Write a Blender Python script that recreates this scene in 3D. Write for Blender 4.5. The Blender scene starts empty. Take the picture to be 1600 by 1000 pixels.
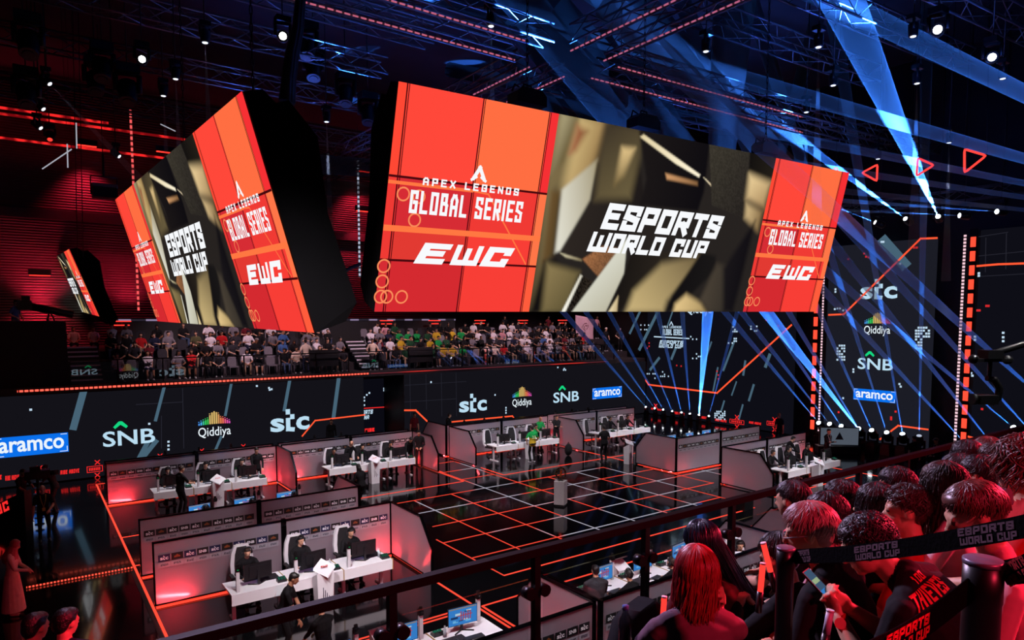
import bpy, bmesh, math, random
import numpy as np
from mathutils import Vector, Matrix

random.seed(7)
scene = bpy.context.scene
COL = scene.collection
PI = math.pi

# ------------------------------------------------------------------ camera
FPX, PITCH, YAW, SHIFT = 1059.9, math.radians(-4.31), math.radians(54.123), 77.3
CAM = Vector((-11.582, -22.245, 6.763))
cam_data = bpy.data.cameras.new('camera')
cam_data.sensor_width = 36.0
cam_data.sensor_fit = 'HORIZONTAL'
cam_data.lens = 36.0 * FPX / 1600.0
cam_data.shift_y = SHIFT / 1600.0
cam_data.clip_start = 0.05
cam_data.clip_end = 400
camera = bpy.data.objects.new('camera', cam_data)
COL.objects.link(camera)
camera.location = CAM
camera.rotation_euler = (PI / 2 + PITCH, 0, YAW - PI / 2)
scene.camera = camera

FW = Vector((math.cos(YAW) * math.cos(PITCH), math.sin(YAW) * math.cos(PITCH), math.sin(PITCH)))
RT = Vector((math.sin(YAW), -math.cos(YAW), 0))
UP = RT.cross(FW)


def ray(x, y):
    return FW + RT * ((x - 800) / FPX) - UP * ((y - 500 - SHIFT) / FPX)


def onz(x, y, z=0.0):
    d = ray(x, y); return CAM + d * ((z - CAM.z) / d.z)


def onx(x, y, X):
    d = ray(x, y); return CAM + d * ((X - CAM.x) / d.x)


def ony(x, y, Y):
    d = ray(x, y); return CAM + d * ((Y - CAM.y) / d.y)


def at(x, y, depth):
    return CAM + ray(x, y) * depth


# ------------------------------------------------------------------ view and world
vs = scene.view_settings
vs.view_transform = 'Standard'
vs.look = 'None'
vs.gamma = 1.0
vs.exposure = 0.0
vs.use_curve_mapping = False
scene.cycles.use_denoising = True
scene.cycles.max_bounces = 6
scene.cycles.diffuse_bounces = 2
scene.cycles.glossy_bounces = 3
scene.cycles.transmission_bounces = 4
scene.cycles.transparent_max_bounces = 128
scene.cycles.volume_bounces = 0
scene.cycles.caustics_reflective = False
scene.cycles.caustics_refractive = False
scene.cycles.sample_clamp_indirect = 4.0
scene.cycles.use_light_tree = True

world = bpy.data.worlds.new('world')
scene.world = world
world.use_nodes = True
world.node_tree.nodes['Background'].inputs[0].default_value = (0.25, 0.32, 0.6, 1)
world.node_tree.nodes['Background'].inputs[1].default_value = 0.012


def add_light(kind, name, loc, target, energy, color, size=0.5, angle=40, blend=0.6):
    d = bpy.data.lights.new(name, kind)
    d.energy = energy
    d.color = color
    o = bpy.data.objects.new(name, d)
    COL.objects.link(o)
    o.location = loc
    if target is not None:
        o.rotation_euler = (Vector(target) - Vector(loc)).to_track_quat('-Z', 'Y').to_euler()
    if kind == 'SPOT':
        d.spot_size = math.radians(angle); d.spot_blend = blend; d.shadow_soft_size = size
    elif kind == 'AREA':
        d.shape = 'DISK'; d.size = size; d.spread = math.radians(angle)
    else:
        d.shadow_soft_size = size
    if name != 'beam_light': o.visible_volume_scatter = False     # the haze is thin: only the tight beams show in it
    return o


# white show lights in the roof rig over the player booths
WHITE = (1.0, 0.95, 0.97)
for bx, by in ((-6.3, -6.6), (-6.3, 4.0), (-6.3, -0.8), (0.0, 4.0), (8.2, 4.0), (14.2, 4.0), (14.4, -1.0),
               (14.4, -7.0), (-6.3, -11.0), (0.0, -11.2), (8.0, -11.4)):
    src = (-7.6, -14.2, 13.4) if (bx, by) == (-6.3, -6.6) else (-1.2, by - 2.0, 13.4) if bx < -6 and by > -2 else (bx + 0.6, by - 7.0, 13.4)
    add_light('SPOT', 'booth_key_light', src, (bx, by + .5, 0.8), 4300 if bx < -6 else 7000, WHITE, 0.25, 42, 0.9)
add_light('SPOT', 'trophy_key_light', (2.5, -9.0, 13.5), (4.0, -3.9, 0.8), 5000, WHITE, 0.25, 22, 0.8)
# red wash on the near tier and on the balcony
add_light('SPOT', 'red_tier_light', (2.5, -26.0, 12.0), (-7.3, -20.6, 5.5), 21000, (1.0, 0.025, 0.07), 0.25, 48, 0.6)
add_light('SPOT', 'pale_tier_light', (-9.0, -10.0, 13.0), (-7.5, -20.6, 5.3), 8500, (0.82, 0.62, 1.0), 0.4, 60, 0.6)
add_light('SPOT', 'red_tier_light', (-10.5, -29.0, 11.5), (-8.2, -20.4, 5.2), 3000, (1.0, 0.03, 0.08), 0.25, 50, 0.7)
for bx in (-4.0, 4.0, 12.0, 20.0):
    add_light('SPOT', 'balcony_light', (bx, 4.0, 14.0), (bx + 1, 13.5, 5.0), 6500, (1.0, 0.66, 0.74), 0.4, 46, 0.8)

add_light('SPOT', 'booth_fill_light', (-11.8, -14.8, 12.0), (-3.2, -5.8, .9), 7000, (1.0, 0.88, 0.92), 0.25, 34, 0.9)  # added fill spots with no fixture, lifting the dark frosted booth wings
for src, dst, e in (((5, -15, 12.5), (11.3, -6.2, .8), 6500), ((1, 2, 13), (11.3, -1.6, .8), 5000), ((-1, 0, 13), (8.0, 4.6, .8), 6000), ((-3, -2, 13), (3.1, 4.5, .8), 4000), ((-5.0, -3, 13), (-3.2, 4.5, .8), 4000)):
    add_light('SPOT', 'booth_fill_light', src, dst, e, (1.0, 0.88, 0.92), 0.25, 34, 0.9)
# more added fill, without fixtures, brightening the wings of the bottom booths
add_light('SPOT', 'booth_fill_light', (-10.5, -15.5, 12.0), (-2.6, -12.3, 1.0), 6500, (1.0, 0.86, 0.9), 0.25, 40, 0.9)
add_light('SPOT', 'booth_fill_light', (-2.0, -16.5, 12.5), (4.4, -12.4, 1.0), 4500, (1.0, 0.8, 0.86), 0.25, 40, 0.9)
# added blue fill spots in mid-air, tinting the dark roof like hazy glow
for bx, by, tx, ty in ((20, -2, 6, -8), (18, 6, 10, 2), (6, -16, 14, -10), (-2, 8, 0, 0)):
    add_light('SPOT', 'blue_roof_fill', (bx, by, 9.0), (tx, ty, 19.5), 2600, (0.06, 0.16, 1.0), 0.4, 110, 1.0)

# ------------------------------------------------------------------ materials
MATS = {}


def srgb(r, g, b):
    f = lambda c: ((c / 255) / 12.92 if c / 255 <= 0.04045 else ((c / 255 + 0.055) / 1.055) ** 2.4)
    return (f(r), f(g), f(b), 1.0)


def pm(name, rgb, rough=0.5, metal=0.0, var=0.25, scale=14.0, bump=0.0, spec=0.5, coat=0.0, sheen=0.0):
    """a principled surface whose colour and roughness vary with object-space noise"""
    if name in MATS: return MATS[name]
    m = bpy.data.materials.new(name); m.use_nodes = True; MATS[name] = m
    nt = m.node_tree; b = nt.nodes['Principled BSDF']
    c = srgb(*rgb)
    tc = nt.nodes.new('ShaderNodeTexCoord')
    nz = nt.nodes.new('ShaderNodeTexNoise'); nz.inputs['Scale'].default_value = scale
    nz.inputs['Detail'].default_value = 3
    nt.links.new(tc.outputs['Object'], nz.inputs['Vector'])
    mx = nt.nodes.new('ShaderNodeMix'); mx.data_type = 'RGBA'
    mx.inputs[6].default_value = tuple(max(0, v * (1 - var)) for v in c[:3]) + (1,)
    mx.inputs[7].default_value = tuple(min(1, v * (1 + var)) for v in c[:3]) + (1,)
    nt.links.new(nz.outputs['Fac'], mx.inputs[0])
    nt.links.new(mx.outputs[2], b.inputs['Base Color'])
    b.inputs['Roughness'].default_value = rough
    b.inputs['Metallic'].default_value = metal
    b.inputs['Specular IOR Level'].default_value = spec
    b.inputs['Coat Weight'].default_value = coat
    b.inputs['Sheen Weight'].default_value = sheen
    if bump:
        bp = nt.nodes.new('ShaderNodeBump'); bp.inputs['Strength'].default_value = bump
        bp.inputs['Distance'].default_value = 0.02
        nt.links.new(nz.outputs['Fac'], bp.inputs['Height'])
        nt.links.new(bp.outputs['Normal'], b.inputs['Normal'])
    return m


def em(name, rgb, strength=1.0):
    """something that gives off light: LED tape, screens, lamp lenses"""
    if name in MATS: return MATS[name]
    m = bpy.data.materials.new(name); m.use_nodes = True; MATS[name] = m
    nt = m.node_tree; nt.nodes.clear()
    e = nt.nodes.new('ShaderNodeEmission'); o = nt.nodes.new('ShaderNodeOutputMaterial')
    m.cycles.emission_sampling = 'NONE'
    e.inputs[0].default_value = srgb(*rgb); e.inputs[1].default_value = strength
    nt.links.new(e.outputs[0], o.inputs[0])
    return m


def em_attr(name, attr='Col', strength=1.0):
    if name in MATS: return MATS[name]
    m = bpy.data.materials.new(name); m.use_nodes = True; MATS[name] = m
    nt = m.node_tree; nt.nodes.clear()
    a = nt.nodes.new('ShaderNodeAttribute'); a.attribute_name = attr
    e = nt.nodes.new('ShaderNodeEmission'); o = nt.nodes.new('ShaderNodeOutputMaterial')
    m.cycles.emission_sampling = 'NONE'
    e.inputs[1].default_value = strength
    nt.links.new(a.outputs['Color'], e.inputs[0]); nt.links.new(e.outputs[0], o.inputs[0])
    return m


def em_noise(name, ca, cb, strength, scale, lo=0.4, hi=0.6):
    """LED tape that runs from one colour to another along its length"""
    if name in MATS: return MATS[name]
    m = bpy.data.materials.new(name); m.use_nodes = True; MATS[name] = m
    nt = m.node_tree; nt.nodes.clear()
    tc = nt.nodes.new('ShaderNodeTexCoord')
    nz = nt.nodes.new('ShaderNodeTexNoise'); nz.inputs['Scale'].default_value = scale; nz.inputs['Detail'].default_value = 0
    rp = nt.nodes.new('ShaderNodeValToRGB')
    rp.color_ramp.elements[0].position = lo; rp.color_ramp.elements[0].color = srgb(*ca)
    rp.color_ramp.elements[1].position = hi; rp.color_ramp.elements[1].color = srgb(*cb)
    e = nt.nodes.new('ShaderNodeEmission'); o = nt.nodes.new('ShaderNodeOutputMaterial')
    m.cycles.emission_sampling = 'NONE'
    e.inputs[1].default_value = strength
    nt.links.new(tc.outputs['Object'], nz.inputs['Vector']); nt.links.new(nz.outputs['Fac'], rp.inputs[0])
    nt.links.new(rp.outputs[0], e.inputs[0]); nt.links.new(e.outputs[0], o.inputs[0])
    return m


def em_dots(name, rgb, strength, axis, pitch, duty=0.6):
    """LED tape whose single diodes show as dots along one axis"""
    if name in MATS: return MATS[name]
    m = bpy.data.materials.new(name); m.use_nodes = True; MATS[name] = m
    nt = m.node_tree; nt.nodes.clear()
    tc = nt.nodes.new('ShaderNodeTexCoord'); sp = nt.nodes.new('ShaderNodeSeparateXYZ')
    nt.links.new(tc.outputs['Object'], sp.inputs[0])
    a = nt.nodes.new('ShaderNodeMath'); a.operation = 'MULTIPLY'; a.inputs[1].default_value = 1.0 / pitch
    nt.links.new(sp.outputs['XYZ'.index(axis)], a.inputs[0])
    f = nt.nodes.new('ShaderNodeMath'); f.operation = 'FRACT'; nt.links.new(a.outputs[0], f.inputs[0])
    g = nt.nodes.new('ShaderNodeMath'); g.operation = 'LESS_THAN'; g.inputs[1].default_value = duty
    nt.links.new(f.outputs[0], g.inputs[0])
    s = nt.nodes.new('ShaderNodeMath'); s.operation = 'MULTIPLY_ADD'
    s.inputs[1].default_value = strength * 0.92; s.inputs[2].default_value = strength * 0.08
    nt.links.new(g.outputs[0], s.inputs[0])
    e = nt.nodes.new('ShaderNodeEmission'); o = nt.nodes.new('ShaderNodeOutputMaterial')
    m.cycles.emission_sampling = 'NONE'
    e.inputs[0].default_value = srgb(*rgb); nt.links.new(s.outputs[0], e.inputs[1])
    nt.links.new(e.outputs[0], o.inputs[0])
    return m


def glass_mat(name, tint, mirror=0.03, rough=0.0):
    """thin flat glass: mostly see-through, a fresnel mirror on top"""
    if name in MATS: return MATS[name]
    m = bpy.data.materials.new(name); m.use_nodes = True; MATS[name] = m
    nt = m.node_tree; nt.nodes.clear()
    tr = nt.nodes.new('ShaderNodeBsdfTransparent'); tr.inputs[0].default_value = tint + (1,)
    gl = nt.nodes.new('ShaderNodeBsdfGlossy'); gl.inputs['Roughness'].default_value = rough
    fr = nt.nodes.new('ShaderNodeLayerWeight'); fr.inputs[0].default_value = 0.5
    pw = nt.nodes.new('ShaderNodeMath'); pw.operation = 'POWER'; pw.inputs[1].default_value = 4.0
    mu = nt.nodes.new('ShaderNodeMath'); mu.operation = 'MULTIPLY_ADD'; mu.inputs[1].default_value = 0.6; mu.inputs[2].default_value = mirror
    nt.links.new(fr.outputs['Facing'], pw.inputs[0])
    mx = nt.nodes.new('ShaderNodeMixShader'); o = nt.nodes.new('ShaderNodeOutputMaterial')
    nt.links.new(pw.outputs[0], mu.inputs[0]); nt.links.new(mu.outputs[0], mx.inputs[0])
    nt.links.new(tr.outputs[0], mx.inputs[1]); nt.links.new(gl.outputs[0], mx.inputs[2])
    nt.links.new(mx.outputs[0], o.inputs[0])
    return m


def frosted_mat(name, rgb):
    """frosted acrylic panel: part diffuse, part light passing through blurred"""
    m = bpy.data.materials.new(name); m.use_nodes = True; MATS[name] = m
    nt = m.node_tree; nt.nodes.clear()
    c = srgb(*rgb)
    df = nt.nodes.new('ShaderNodeBsdfDiffuse'); df.inputs[0].default_value = c
    tl = nt.nodes.new('ShaderNodeBsdfTranslucent'); tl.inputs[0].default_value = c
    tr = nt.nodes.new('ShaderNodeBsdfTransparent'); tr.inputs[0].default_value = (0.75, 0.72, 0.76, 1)
    gl = nt.nodes.new('ShaderNodeBsdfGlossy'); gl.inputs['Roughness'].default_value = 0.18
    nz = nt.nodes.new('ShaderNodeTexNoise'); nz.inputs['Scale'].default_value = 3
    a = nt.nodes.new('ShaderNodeMixShader'); a.inputs[0].default_value = 0.40
    b = nt.nodes.new('ShaderNodeMixShader'); b.inputs[0].default_value = 0.16
    d = nt.nodes.new('ShaderNodeMixShader'); d.inputs[0].default_value = 0.10
    mr = nt.nodes.new('ShaderNodeMapRange'); mr.inputs[3].default_value = 0.14; mr.inputs[4].default_value = 0.24
    nt.links.new(nz.outputs['Fac'], mr.inputs[0]); nt.links.new(mr.outputs[0], gl.inputs['Roughness'])
    o = nt.nodes.new('ShaderNodeOutputMaterial')
    nt.links.new(df.outputs[0], a.inputs[1]); nt.links.new(tl.outputs[0], a.inputs[2])
    nt.links.new(a.outputs[0], b.inputs[1]); nt.links.new(tr.outputs[0], b.inputs[2])
    nt.links.new(b.outputs[0], d.inputs[1]); nt.links.new(gl.outputs[0], d.inputs[2])
    nt.links.new(d.outputs[0], o.inputs[0])
    return m


def haze_mat(name, density, color=(1, 1, 1), aniso=0.35):
    """theatre haze that only scatters the light thrown into it"""
    if name in MATS: return MATS[name]
    m = bpy.data.materials.new(name); m.use_nodes = True; MATS[name] = m
    nt = m.node_tree; nt.nodes.clear()
    v = nt.nodes.new('ShaderNodeVolumeScatter'); o = nt.nodes.new('ShaderNodeOutputMaterial')
    v.inputs['Color'].default_value = color + (1,); v.inputs['Density'].default_value = density
    v.inputs['Anisotropy'].default_value = aniso
    nt.links.new(v.outputs[0], o.inputs['Volume'])
    return m


# ------------------------------------------------------------------ mesh building
class MB:
    def __init__(s):
        s.v = []; s.f = []; s.m = []; s.sm = []

    def face(s, idx, mi=0, smooth=False):
        s.f.append(tuple(idx)); s.m.append(mi); s.sm.append(smooth)

    def poly(s, pts, mi=0):
        n = len(s.v); s.v += [tuple(p) for p in pts]; s.face(range(n, n + len(pts)), mi); return s

    def box(s, lo, hi, mi=0, M=None):
        x0, y0, z0 = lo; x1, y1, z1 = hi
        P = [(x0, y0, z0), (x1, y0, z0), (x1, y1, z0), (x0, y1, z0), (x0, y0, z1), (x1, y0, z1), (x1, y1, z1), (x0, y1, z1)]
        if M is not None: P = [tuple(M @ Vector(p)) for p in P]
        n = len(s.v); s.v += P
        for q in ((0, 3, 2, 1), (4, 5, 6, 7), (0, 1, 5, 4), (1, 2, 6, 5), (2, 3, 7, 6), (3, 0, 4, 7)):
            s.face([n + i for i in q], mi)
        return s

    def cbox(s, c, size, mi=0, M=None):
        return s.box([c[i] - size[i] / 2 for i in range(3)], [c[i] + size[i] / 2 for i in range(3)], mi, M)

    def rings(s, rings, mi=0, caps=True, smooth=True):
        """loft between equal-length closed rings"""
        n0 = len(s.v); k = len(rings[0])
        for r in rings: s.v += [tuple(p) for p in r]
        for i in range(len(rings) - 1):
            for j in range(k):
                a = n0 + i * k + j; b = n0 + i * k + (j + 1) % k
                s.face((a, b, b + k, a + k), mi, smooth)
        if caps:
            s.face([n0 + j for j in range(k)][::-1], mi); e = n0 + (len(rings) - 1) * k
            s.face([e + j for j in range(k)], mi)
        return s

    def tube(s, path, r, n=8, mi=0, caps=True, smooth=True):
        path = [Vector(p) for p in path]; R = []
        if not isinstance(r, (list, tuple)): r = [r] * len(path)
        ref = None
        for i, p in enumerate(path):
            t = (path[min(i + 1, len(path) - 1)] - path[max(i - 1, 0)])
            if t.length < 1e-9: t = Vector((0, 0, 1))
            t.normalize()
            if ref is None:
                ref = Vector((0, 0, 1)) if abs(t.z) < 0.9 else Vector((1, 0, 0))
            u = t.cross(ref); u.normalize(); w = t.cross(u) * -1
            ref = (ref - t * ref.dot(t)).normalized() if (ref - t * ref.dot(t)).length > 1e-6 else ref
            R.append([p + (u * math.cos(2 * PI * j / n) + w * math.sin(2 * PI * j / n)) * r[i] for j in range(n)])
        return s.rings(R, mi, caps, smooth)

    def cyl(s, p0, p1, r0, r1=None, n=12, mi=0, caps=True, smooth=True):
        return s.tube([p0, p1], [r0, r0 if r1 is None else r1], n, mi, caps, smooth)

    def ell(s, c, rad, n=12, k=8, mi=0, M=None):
        R = []
        for i in range(k + 1):
            a = -PI / 2 + PI * i / k; a = max(-PI / 2 + 0.05, min(PI / 2 - 0.05, a))
            ring = []
            for j in range(n):
                b = 2 * PI * j / n
                p = Vector((math.cos(a) * math.cos(b) * rad[0], math.cos(a) * math.sin(b) * rad[1], math.sin(a) * rad[2]))
                if M is not None: p = M @ p
                ring.append(p + Vector(c))
            R.append(ring)
        return s.rings(R, mi)

    def lathe(s, prof, c=(0, 0, 0), n=16, mi=0, caps=True):
        return s.rings([[(c[0] + r * math.cos(2 * PI * j / n), c[1] + r * math.sin(2 * PI * j / n), c[2] + z) for j in range(n)] for r, z in prof], mi, caps)

    def prism(s, pts, d, mi=0, mi_cap=None):
        """closed outline pts (3D, planar) pushed along vector d"""
        d = Vector(d); n = len(pts); n0 = len(s.v)
        s.v += [tuple(p) for p in pts] + [tuple(Vector(p) + d) for p in pts]
        mc = mi if mi_cap is None else mi_cap
        s.face([n0 + i for i in range(n)][::-1], mc); s.face([n0 + n + i for i in range(n)], mc)
        for i in range(n):
            j = (i + 1) % n
            s.face((n0 + i, n0 + j, n0 + n + j, n0 + n + i), mi)
        return s

    def mesh(s, name, mats):
        me = bpy.data.meshes.new(name)
        me.from_pydata(s.v, [], s.f)
        for m in mats: me.materials.append(m)
        me.polygons.foreach_set('material_index', s.m)
        me.polygons.foreach_set('use_smooth', s.sm)
        me.update()
        return me

    def build(s, name, mats, parent=None, loc=None):
        if not isinstance(mats, (list, tuple)): mats = [mats]
        return link(name, s.mesh(name, mats), parent, loc)


def link(name, me, parent=None, loc=None):
    o = bpy.data.objects.new(name, me); COL.objects.link(o)
    if parent is not None: o.parent = parent
    if loc is not None: o.location = loc
    return o


def tag(o, label=None, cat=None, group=None, kind=None):
    if label: o['label'] = label
    if cat: o['category'] = cat
    if group: o['group'] = group
    if kind: o['kind'] = kind
    return o


def thing(name, label, cat, loc=(0, 0, 0), rotz=0.0, group=None, kind=None):
    o = bpy.data.objects.new(name, None); COL.objects.link(o)
    o.empty_display_size = 0.1
    o.location = loc; o.rotation_euler = (0, 0, rotz)
    return tag(o, label, cat, group, kind)


def struct(o):
    o['kind'] = 'structure'; return o


def dup(root, loc, rotz=None, label=None, group=None):
    r = root.copy(); COL.objects.link(r); r.location = loc
    if rotz is not None: r.rotation_euler = (0, 0, rotz)
    if label: r['label'] = label
    if group: r['group'] = group
    for ch in list(root.children):
        c = ch.copy(); COL.objects.link(c); c.parent = r
        for g in list(ch.children):
            d = g.copy(); COL.objects.link(d); d.parent = c
    return r


def frame(o, ex, ey):
    """matrix with given x and y axes (unit) and origin"""
    ex = Vector(ex).normalized(); ey = Vector(ey); ey = (ey - ex * ey.dot(ex)).normalized(); ez = ex.cross(ey)
    return Matrix(((ex.x, ey.x, ez.x, o[0]), (ex.y, ey.y, ez.y, o[1]), (ex.z, ey.z, ez.z, o[2]), (0, 0, 0, 1)))


# ------------------------------------------------------------------ lettering
GL = {
    'A': [[(0, 0), (0, .75), (.3, 1), (.7, 1), (1, .75), (1, 0)], [(0, .4), (1, .4)]],
    'B': [[(0, 0), (0, 1), (.85, 1), (.85, .55), (0, .55)], [(.85, .5), (1, .45), (1, 0), (0, 0)]],
    'C': [[(1, .8), (1, 1), (0, 1), (0, 0), (1, 0), (1, .22)]],
    'D': [[(0, 0), (0, 1), (1, 1), (1, 0), (0, 0)]],
    'E': [[(1, 1), (0, 1), (0, 0), (1, 0)], [(0, .52), (.82, .52)]],
    'G': [[(1, .75), (1, 1), (0, 1), (0, 0), (1, 0), (1, .48), (.6, .48)]],
    'H': [[(0, 0), (0, 1)], [(1, 0), (1, 1)], [(0, .5), (1, .5)]],
    'I': [[(.5, 0), (.5, 1)]],
    'L': [[(0, 1), (0, 0), (1, 0)]],
    'N': [[(0, 0), (0, 1), (1, 0), (1, 1)]],
    'O': [[(0, 0), (0, 1), (1, 1), (1, 0), (0, 0)]],
    'P': [[(0, 0), (0, 1), (1, 1), (1, .42), (0, .42)]],
    'Q': [[(1, 0), (0, 0), (0, 1), (1, 1), (1, 0)], [(.6, .3), (1.1, -.12)]],
    'R': [[(0, 0), (0, 1), (1, 1), (1, .45), (0, .45)], [(.5, .45), (1, 0)]],
    'S': [[(1, .8), (1, 1), (0, 1), (0, .58), (1, .42), (1, 0), (0, 0), (0, .2)]],
    'T': [[(0, 1), (1, 1)], [(.5, 1), (.5, 0)]],
    'U': [[(0, 1), (0, 0), (1, 0), (1, 1)]],
    'V': [[(0, 1), (.5, 0), (1, 1)]],
    'W': [[(0, 1), (0, 0), (1, 0), (1, 1)], [(.5, .05), (.5, .8)]],
    'X': [[(0, 0), (1, 1)], [(0, 1), (1, 0)]],
    '0': [[(0, 0), (0, 1), (1, 1), (1, 0), (0, 0)]],
    '1': [[(.2, .8), (.5, 1), (.5, 0)]],
    ' ': [],
}


def stroke_text(txt, w=0.6, gap=0.3, t=0.2, shear=0.0, widths=None):
    """angular block letters made of flat bars, cap height 1; returns verts, faces"""
    V = []; F = []; x = 0.0
    for ch in txt:
        ww = w * (0.35 if ch == 'I' else 0.55 if ch == ' ' else 1.5 if ch == 'W' else 1.0)
        h = t / 2
        for pl in GL[ch]:
            for (a, b) in zip(pl[:-1], pl[1:]):
                ax, ay = x + h + a[0] * (ww - t), h + a[1] * (1 - t); bx, by = x + h + b[0] * (ww - t), h + b[1] * (1 - t)
                if ch == 'I': ax = bx = x + ww / 2
                dx, dy = bx - ax, by - ay; L = math.hypot(dx, dy)
                if L < 1e-6: continue
                dx, dy = dx / L * h, dy / L * h
                n = len(V)
                V += [(ax - dx + dy, ay - dy - dx), (bx + dx + dy, by + dy - dx), (bx + dx - dy, by + dy + dx), (ax - dx - dy, ay - dy + dx)]
                F.append((n, n + 1, n + 2, n + 3))
        x += ww + gap * w
    return [(a + shear * b, b) for a, b in V], F


_TC = {}


def font_text(txt, bold=0.0, wide=1.0):
    """smooth lettering from Blender's built-in typeface, as flat faces"""
    k = (txt, bold, wide)
    if k in _TC: return _TC[k]
    cu = bpy.data.curves.new('lettering', 'FONT'); cu.body = txt; cu.offset = bold; cu.resolution_u = 3
    cu.fill_mode = 'FRONT'; cu.dimensions = '2D'
    o = bpy.data.objects.new('lettering', cu); COL.objects.link(o)
    dg = bpy.context.evaluated_depsgraph_get(); dg.update()
    me = bpy.data.meshes.new_from_object(o.evaluated_get(dg))
    V = [(v.co.x * wide, v.co.y) for v in me.vertices]; F = [tuple(p.vertices) for p in me.polygons]
    bpy.data.objects.remove(o); bpy.data.curves.remove(cu); bpy.data.meshes.remove(me)
    _TC[k] = (V, F)
    return V, F


def bbox2(V):
    xs = [p[0] for p in V]; ys = [p[1] for p in V]
    return min(xs), min(ys), max(xs), max(ys)


def lay(mb, V, F, rect, M, mi=0, z=0.0):
    """fit flat shape V,F into rect (x0,y0,x1,y1) of plane M (x right, y up) and add it"""
    a = bbox2(V); sx = (rect[2] - rect[0]) / (a[2] - a[0]); sy = (rect[3] - rect[1]) / (a[3] - a[1])
    n = len(mb.v)
    mb.v += [tuple(M @ Vector((rect[0] + (p[0] - a[0]) * sx, rect[1] + (p[1] - a[1]) * sy, z))) for p in V]
    for f in F: mb.face([n + i for i in f], mi)


def line2(mb, pts, w, M, mi=0, z=0.0):
    """a flat line of width w through 2D pts on plane M"""
    for (a, b) in zip(pts[:-1], pts[1:]):
        dx, dy = b[0] - a[0], b[1] - a[1]; L = math.hypot(dx, dy)
        if L < 1e-9: continue
        dx, dy = dx / L * w / 2, dy / L * w / 2
        mb.poly([M @ Vector(p + (z,)) for p in ((a[0] - dx + dy, a[1] - dy - dx), (b[0] + dx + dy, b[1] + dy - dx), (b[0] + dx - dy, b[1] + dy + dx), (a[0] - dx - dy, a[1] - dy + dx))], mi)


def rect2(mb, x0, y0, x1, y1, M, mi=0, z=0.0):
    mb.poly([M @ Vector(p) for p in ((x0, y0, z), (x1, y0, z), (x1, y1, z), (x0, y1, z))], mi)


def ring2(mb, c, r, w, M, mi=0, z=0.0, n=24):
    for i in range(n):
        a, b = 2 * PI * i / n, 2 * PI * (i + 1) / n
        mb.poly([M @ Vector((c[0] + q * math.cos(t), c[1] + q * math.sin(t), z)) for q, t in ((r, a), (r, b), (r - w, b), (r - w, a))][::-1], mi)
# ================================================================== the setting
YW, XW = 11.2, 24.4
black_paint = pm('black_paint', (9, 9, 12), 0.55, var=0.3, scale=3)
black_metal = pm('black_metal', (14, 14, 17), 0.38, 0.6, var=0.3, scale=9)
floor_gloss = pm('black_gloss_floor', (7, 7, 9), 0.06, var=0.35, scale=1.6, spec=0.6, coat=0.3)
nt = floor_gloss.node_tree
_b = nt.nodes['Principled BSDF']; _n = nt.nodes.new('ShaderNodeTexNoise'); _n.inputs['Scale'].default_value = 5; _n.inputs['Detail'].default_value = 6
_r = nt.nodes.new('ShaderNodeMapRange'); _r.inputs[3].default_value = 0.03; _r.inputs[4].default_value = 0.16
nt.links.new(_n.outputs['Fac'], _r.inputs[0]); nt.links.new(_r.outputs[0], _b.inputs['Roughness'])
wall_red = pm('dark_slat_wall', (46, 34, 38), 0.6, var=0.3, scale=2.5)
# the hall's rear wall is clad in slats: a wave bump
nt = wall_red.node_tree; _w = nt.nodes.new('ShaderNodeTexWave'); _w.bands_direction = 'Z'; _w.inputs['Scale'].default_value = 2.2
_bp = nt.nodes.new('ShaderNodeBump'); _bp.inputs['Strength'].default_value = 0.5; _bp.inputs['Distance'].default_value = 0.05
_tc = nt.nodes.new('ShaderNodeTexCoord')
nt.links.new(_tc.outputs['Object'], _w.inputs['Vector']); nt.links.new(_w.outputs['Fac'], _bp.inputs['Height'])
nt.links.new(_bp.outputs['Normal'], nt.nodes['Principled BSDF'].inputs['Normal'])
ceil_mat = pm('dark_ceiling', (30, 32, 40), 0.8, var=0.4, scale=1.2)

struct(MB().box((-14.5, -19.0, -0.3), (24.9, YW + 0.4, 0.0)).build('floor', floor_gloss))
struct(MB().box((-26, -32, 19.5), (30, 24, 19.8)).build('ceiling', ceil_mat))
struct(MB().box((-26, 22.0, 0), (30, 22.4, 19.5)).build('wall_back', wall_red))
struct(MB().box((-14.5, YW + 0.02, 0), (2.95, YW + 0.4, 3.7)).box((5.3, YW + 0.02, 0), (24.4, YW + 0.4, 3.7)).build('wall_left', black_paint))
struct(MB().box((XW + 0.5, -24, 0), (XW + 0.9, 22, 19.5)).build('wall_right', black_paint))
struct(MB().box((-26.4, -32, 0), (-26.0, 22.4, 19.5)).build('wall_side', black_paint))
# ledge of the rear wall with its shadow gap
struct(MB().box((-26, 21.6, 12.0), (30, 22.0, 12.5)).build('trim_1', black_paint))
# tunnel in the wall below the balcony
struct(MB().box((2.95, YW + 2.6, 0), (5.3, YW + 2.8, 3.7)).box((2.75, YW + 0.4, 0), (2.95, YW + 2.8, 3.7)).box((5.3, YW + 0.4, 0), (5.5, YW + 2.8, 3.7)).build('wall_tunnel', black_paint))

WL = frame((0, YW - 0.03, 0), (1, 0, 0), (0, 0, 1))      # left wall, x right, z up
WR = frame((XW - 0.03, 0, 0), (0, -1, 0), (0, 0, 1))     # far wall
def pl(x, y): p = ony(x, y, YW); return (p.x, p.z)
def pf(x, y): p = onx(x, y, XW); return (-p.y, p.z)


def plane_rect(P, x0, x1, y0, y1):
    """wall rectangle (left, bottom, right, top) seen at pixels x0..x1, y0..y1"""
    xm, ym = (x0 + x1) / 2, (y0 + y1) / 2
    return (P(x0, ym)[0], P(xm, y1)[1], P(x1, ym)[0], P(xm, y0)[1])


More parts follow.
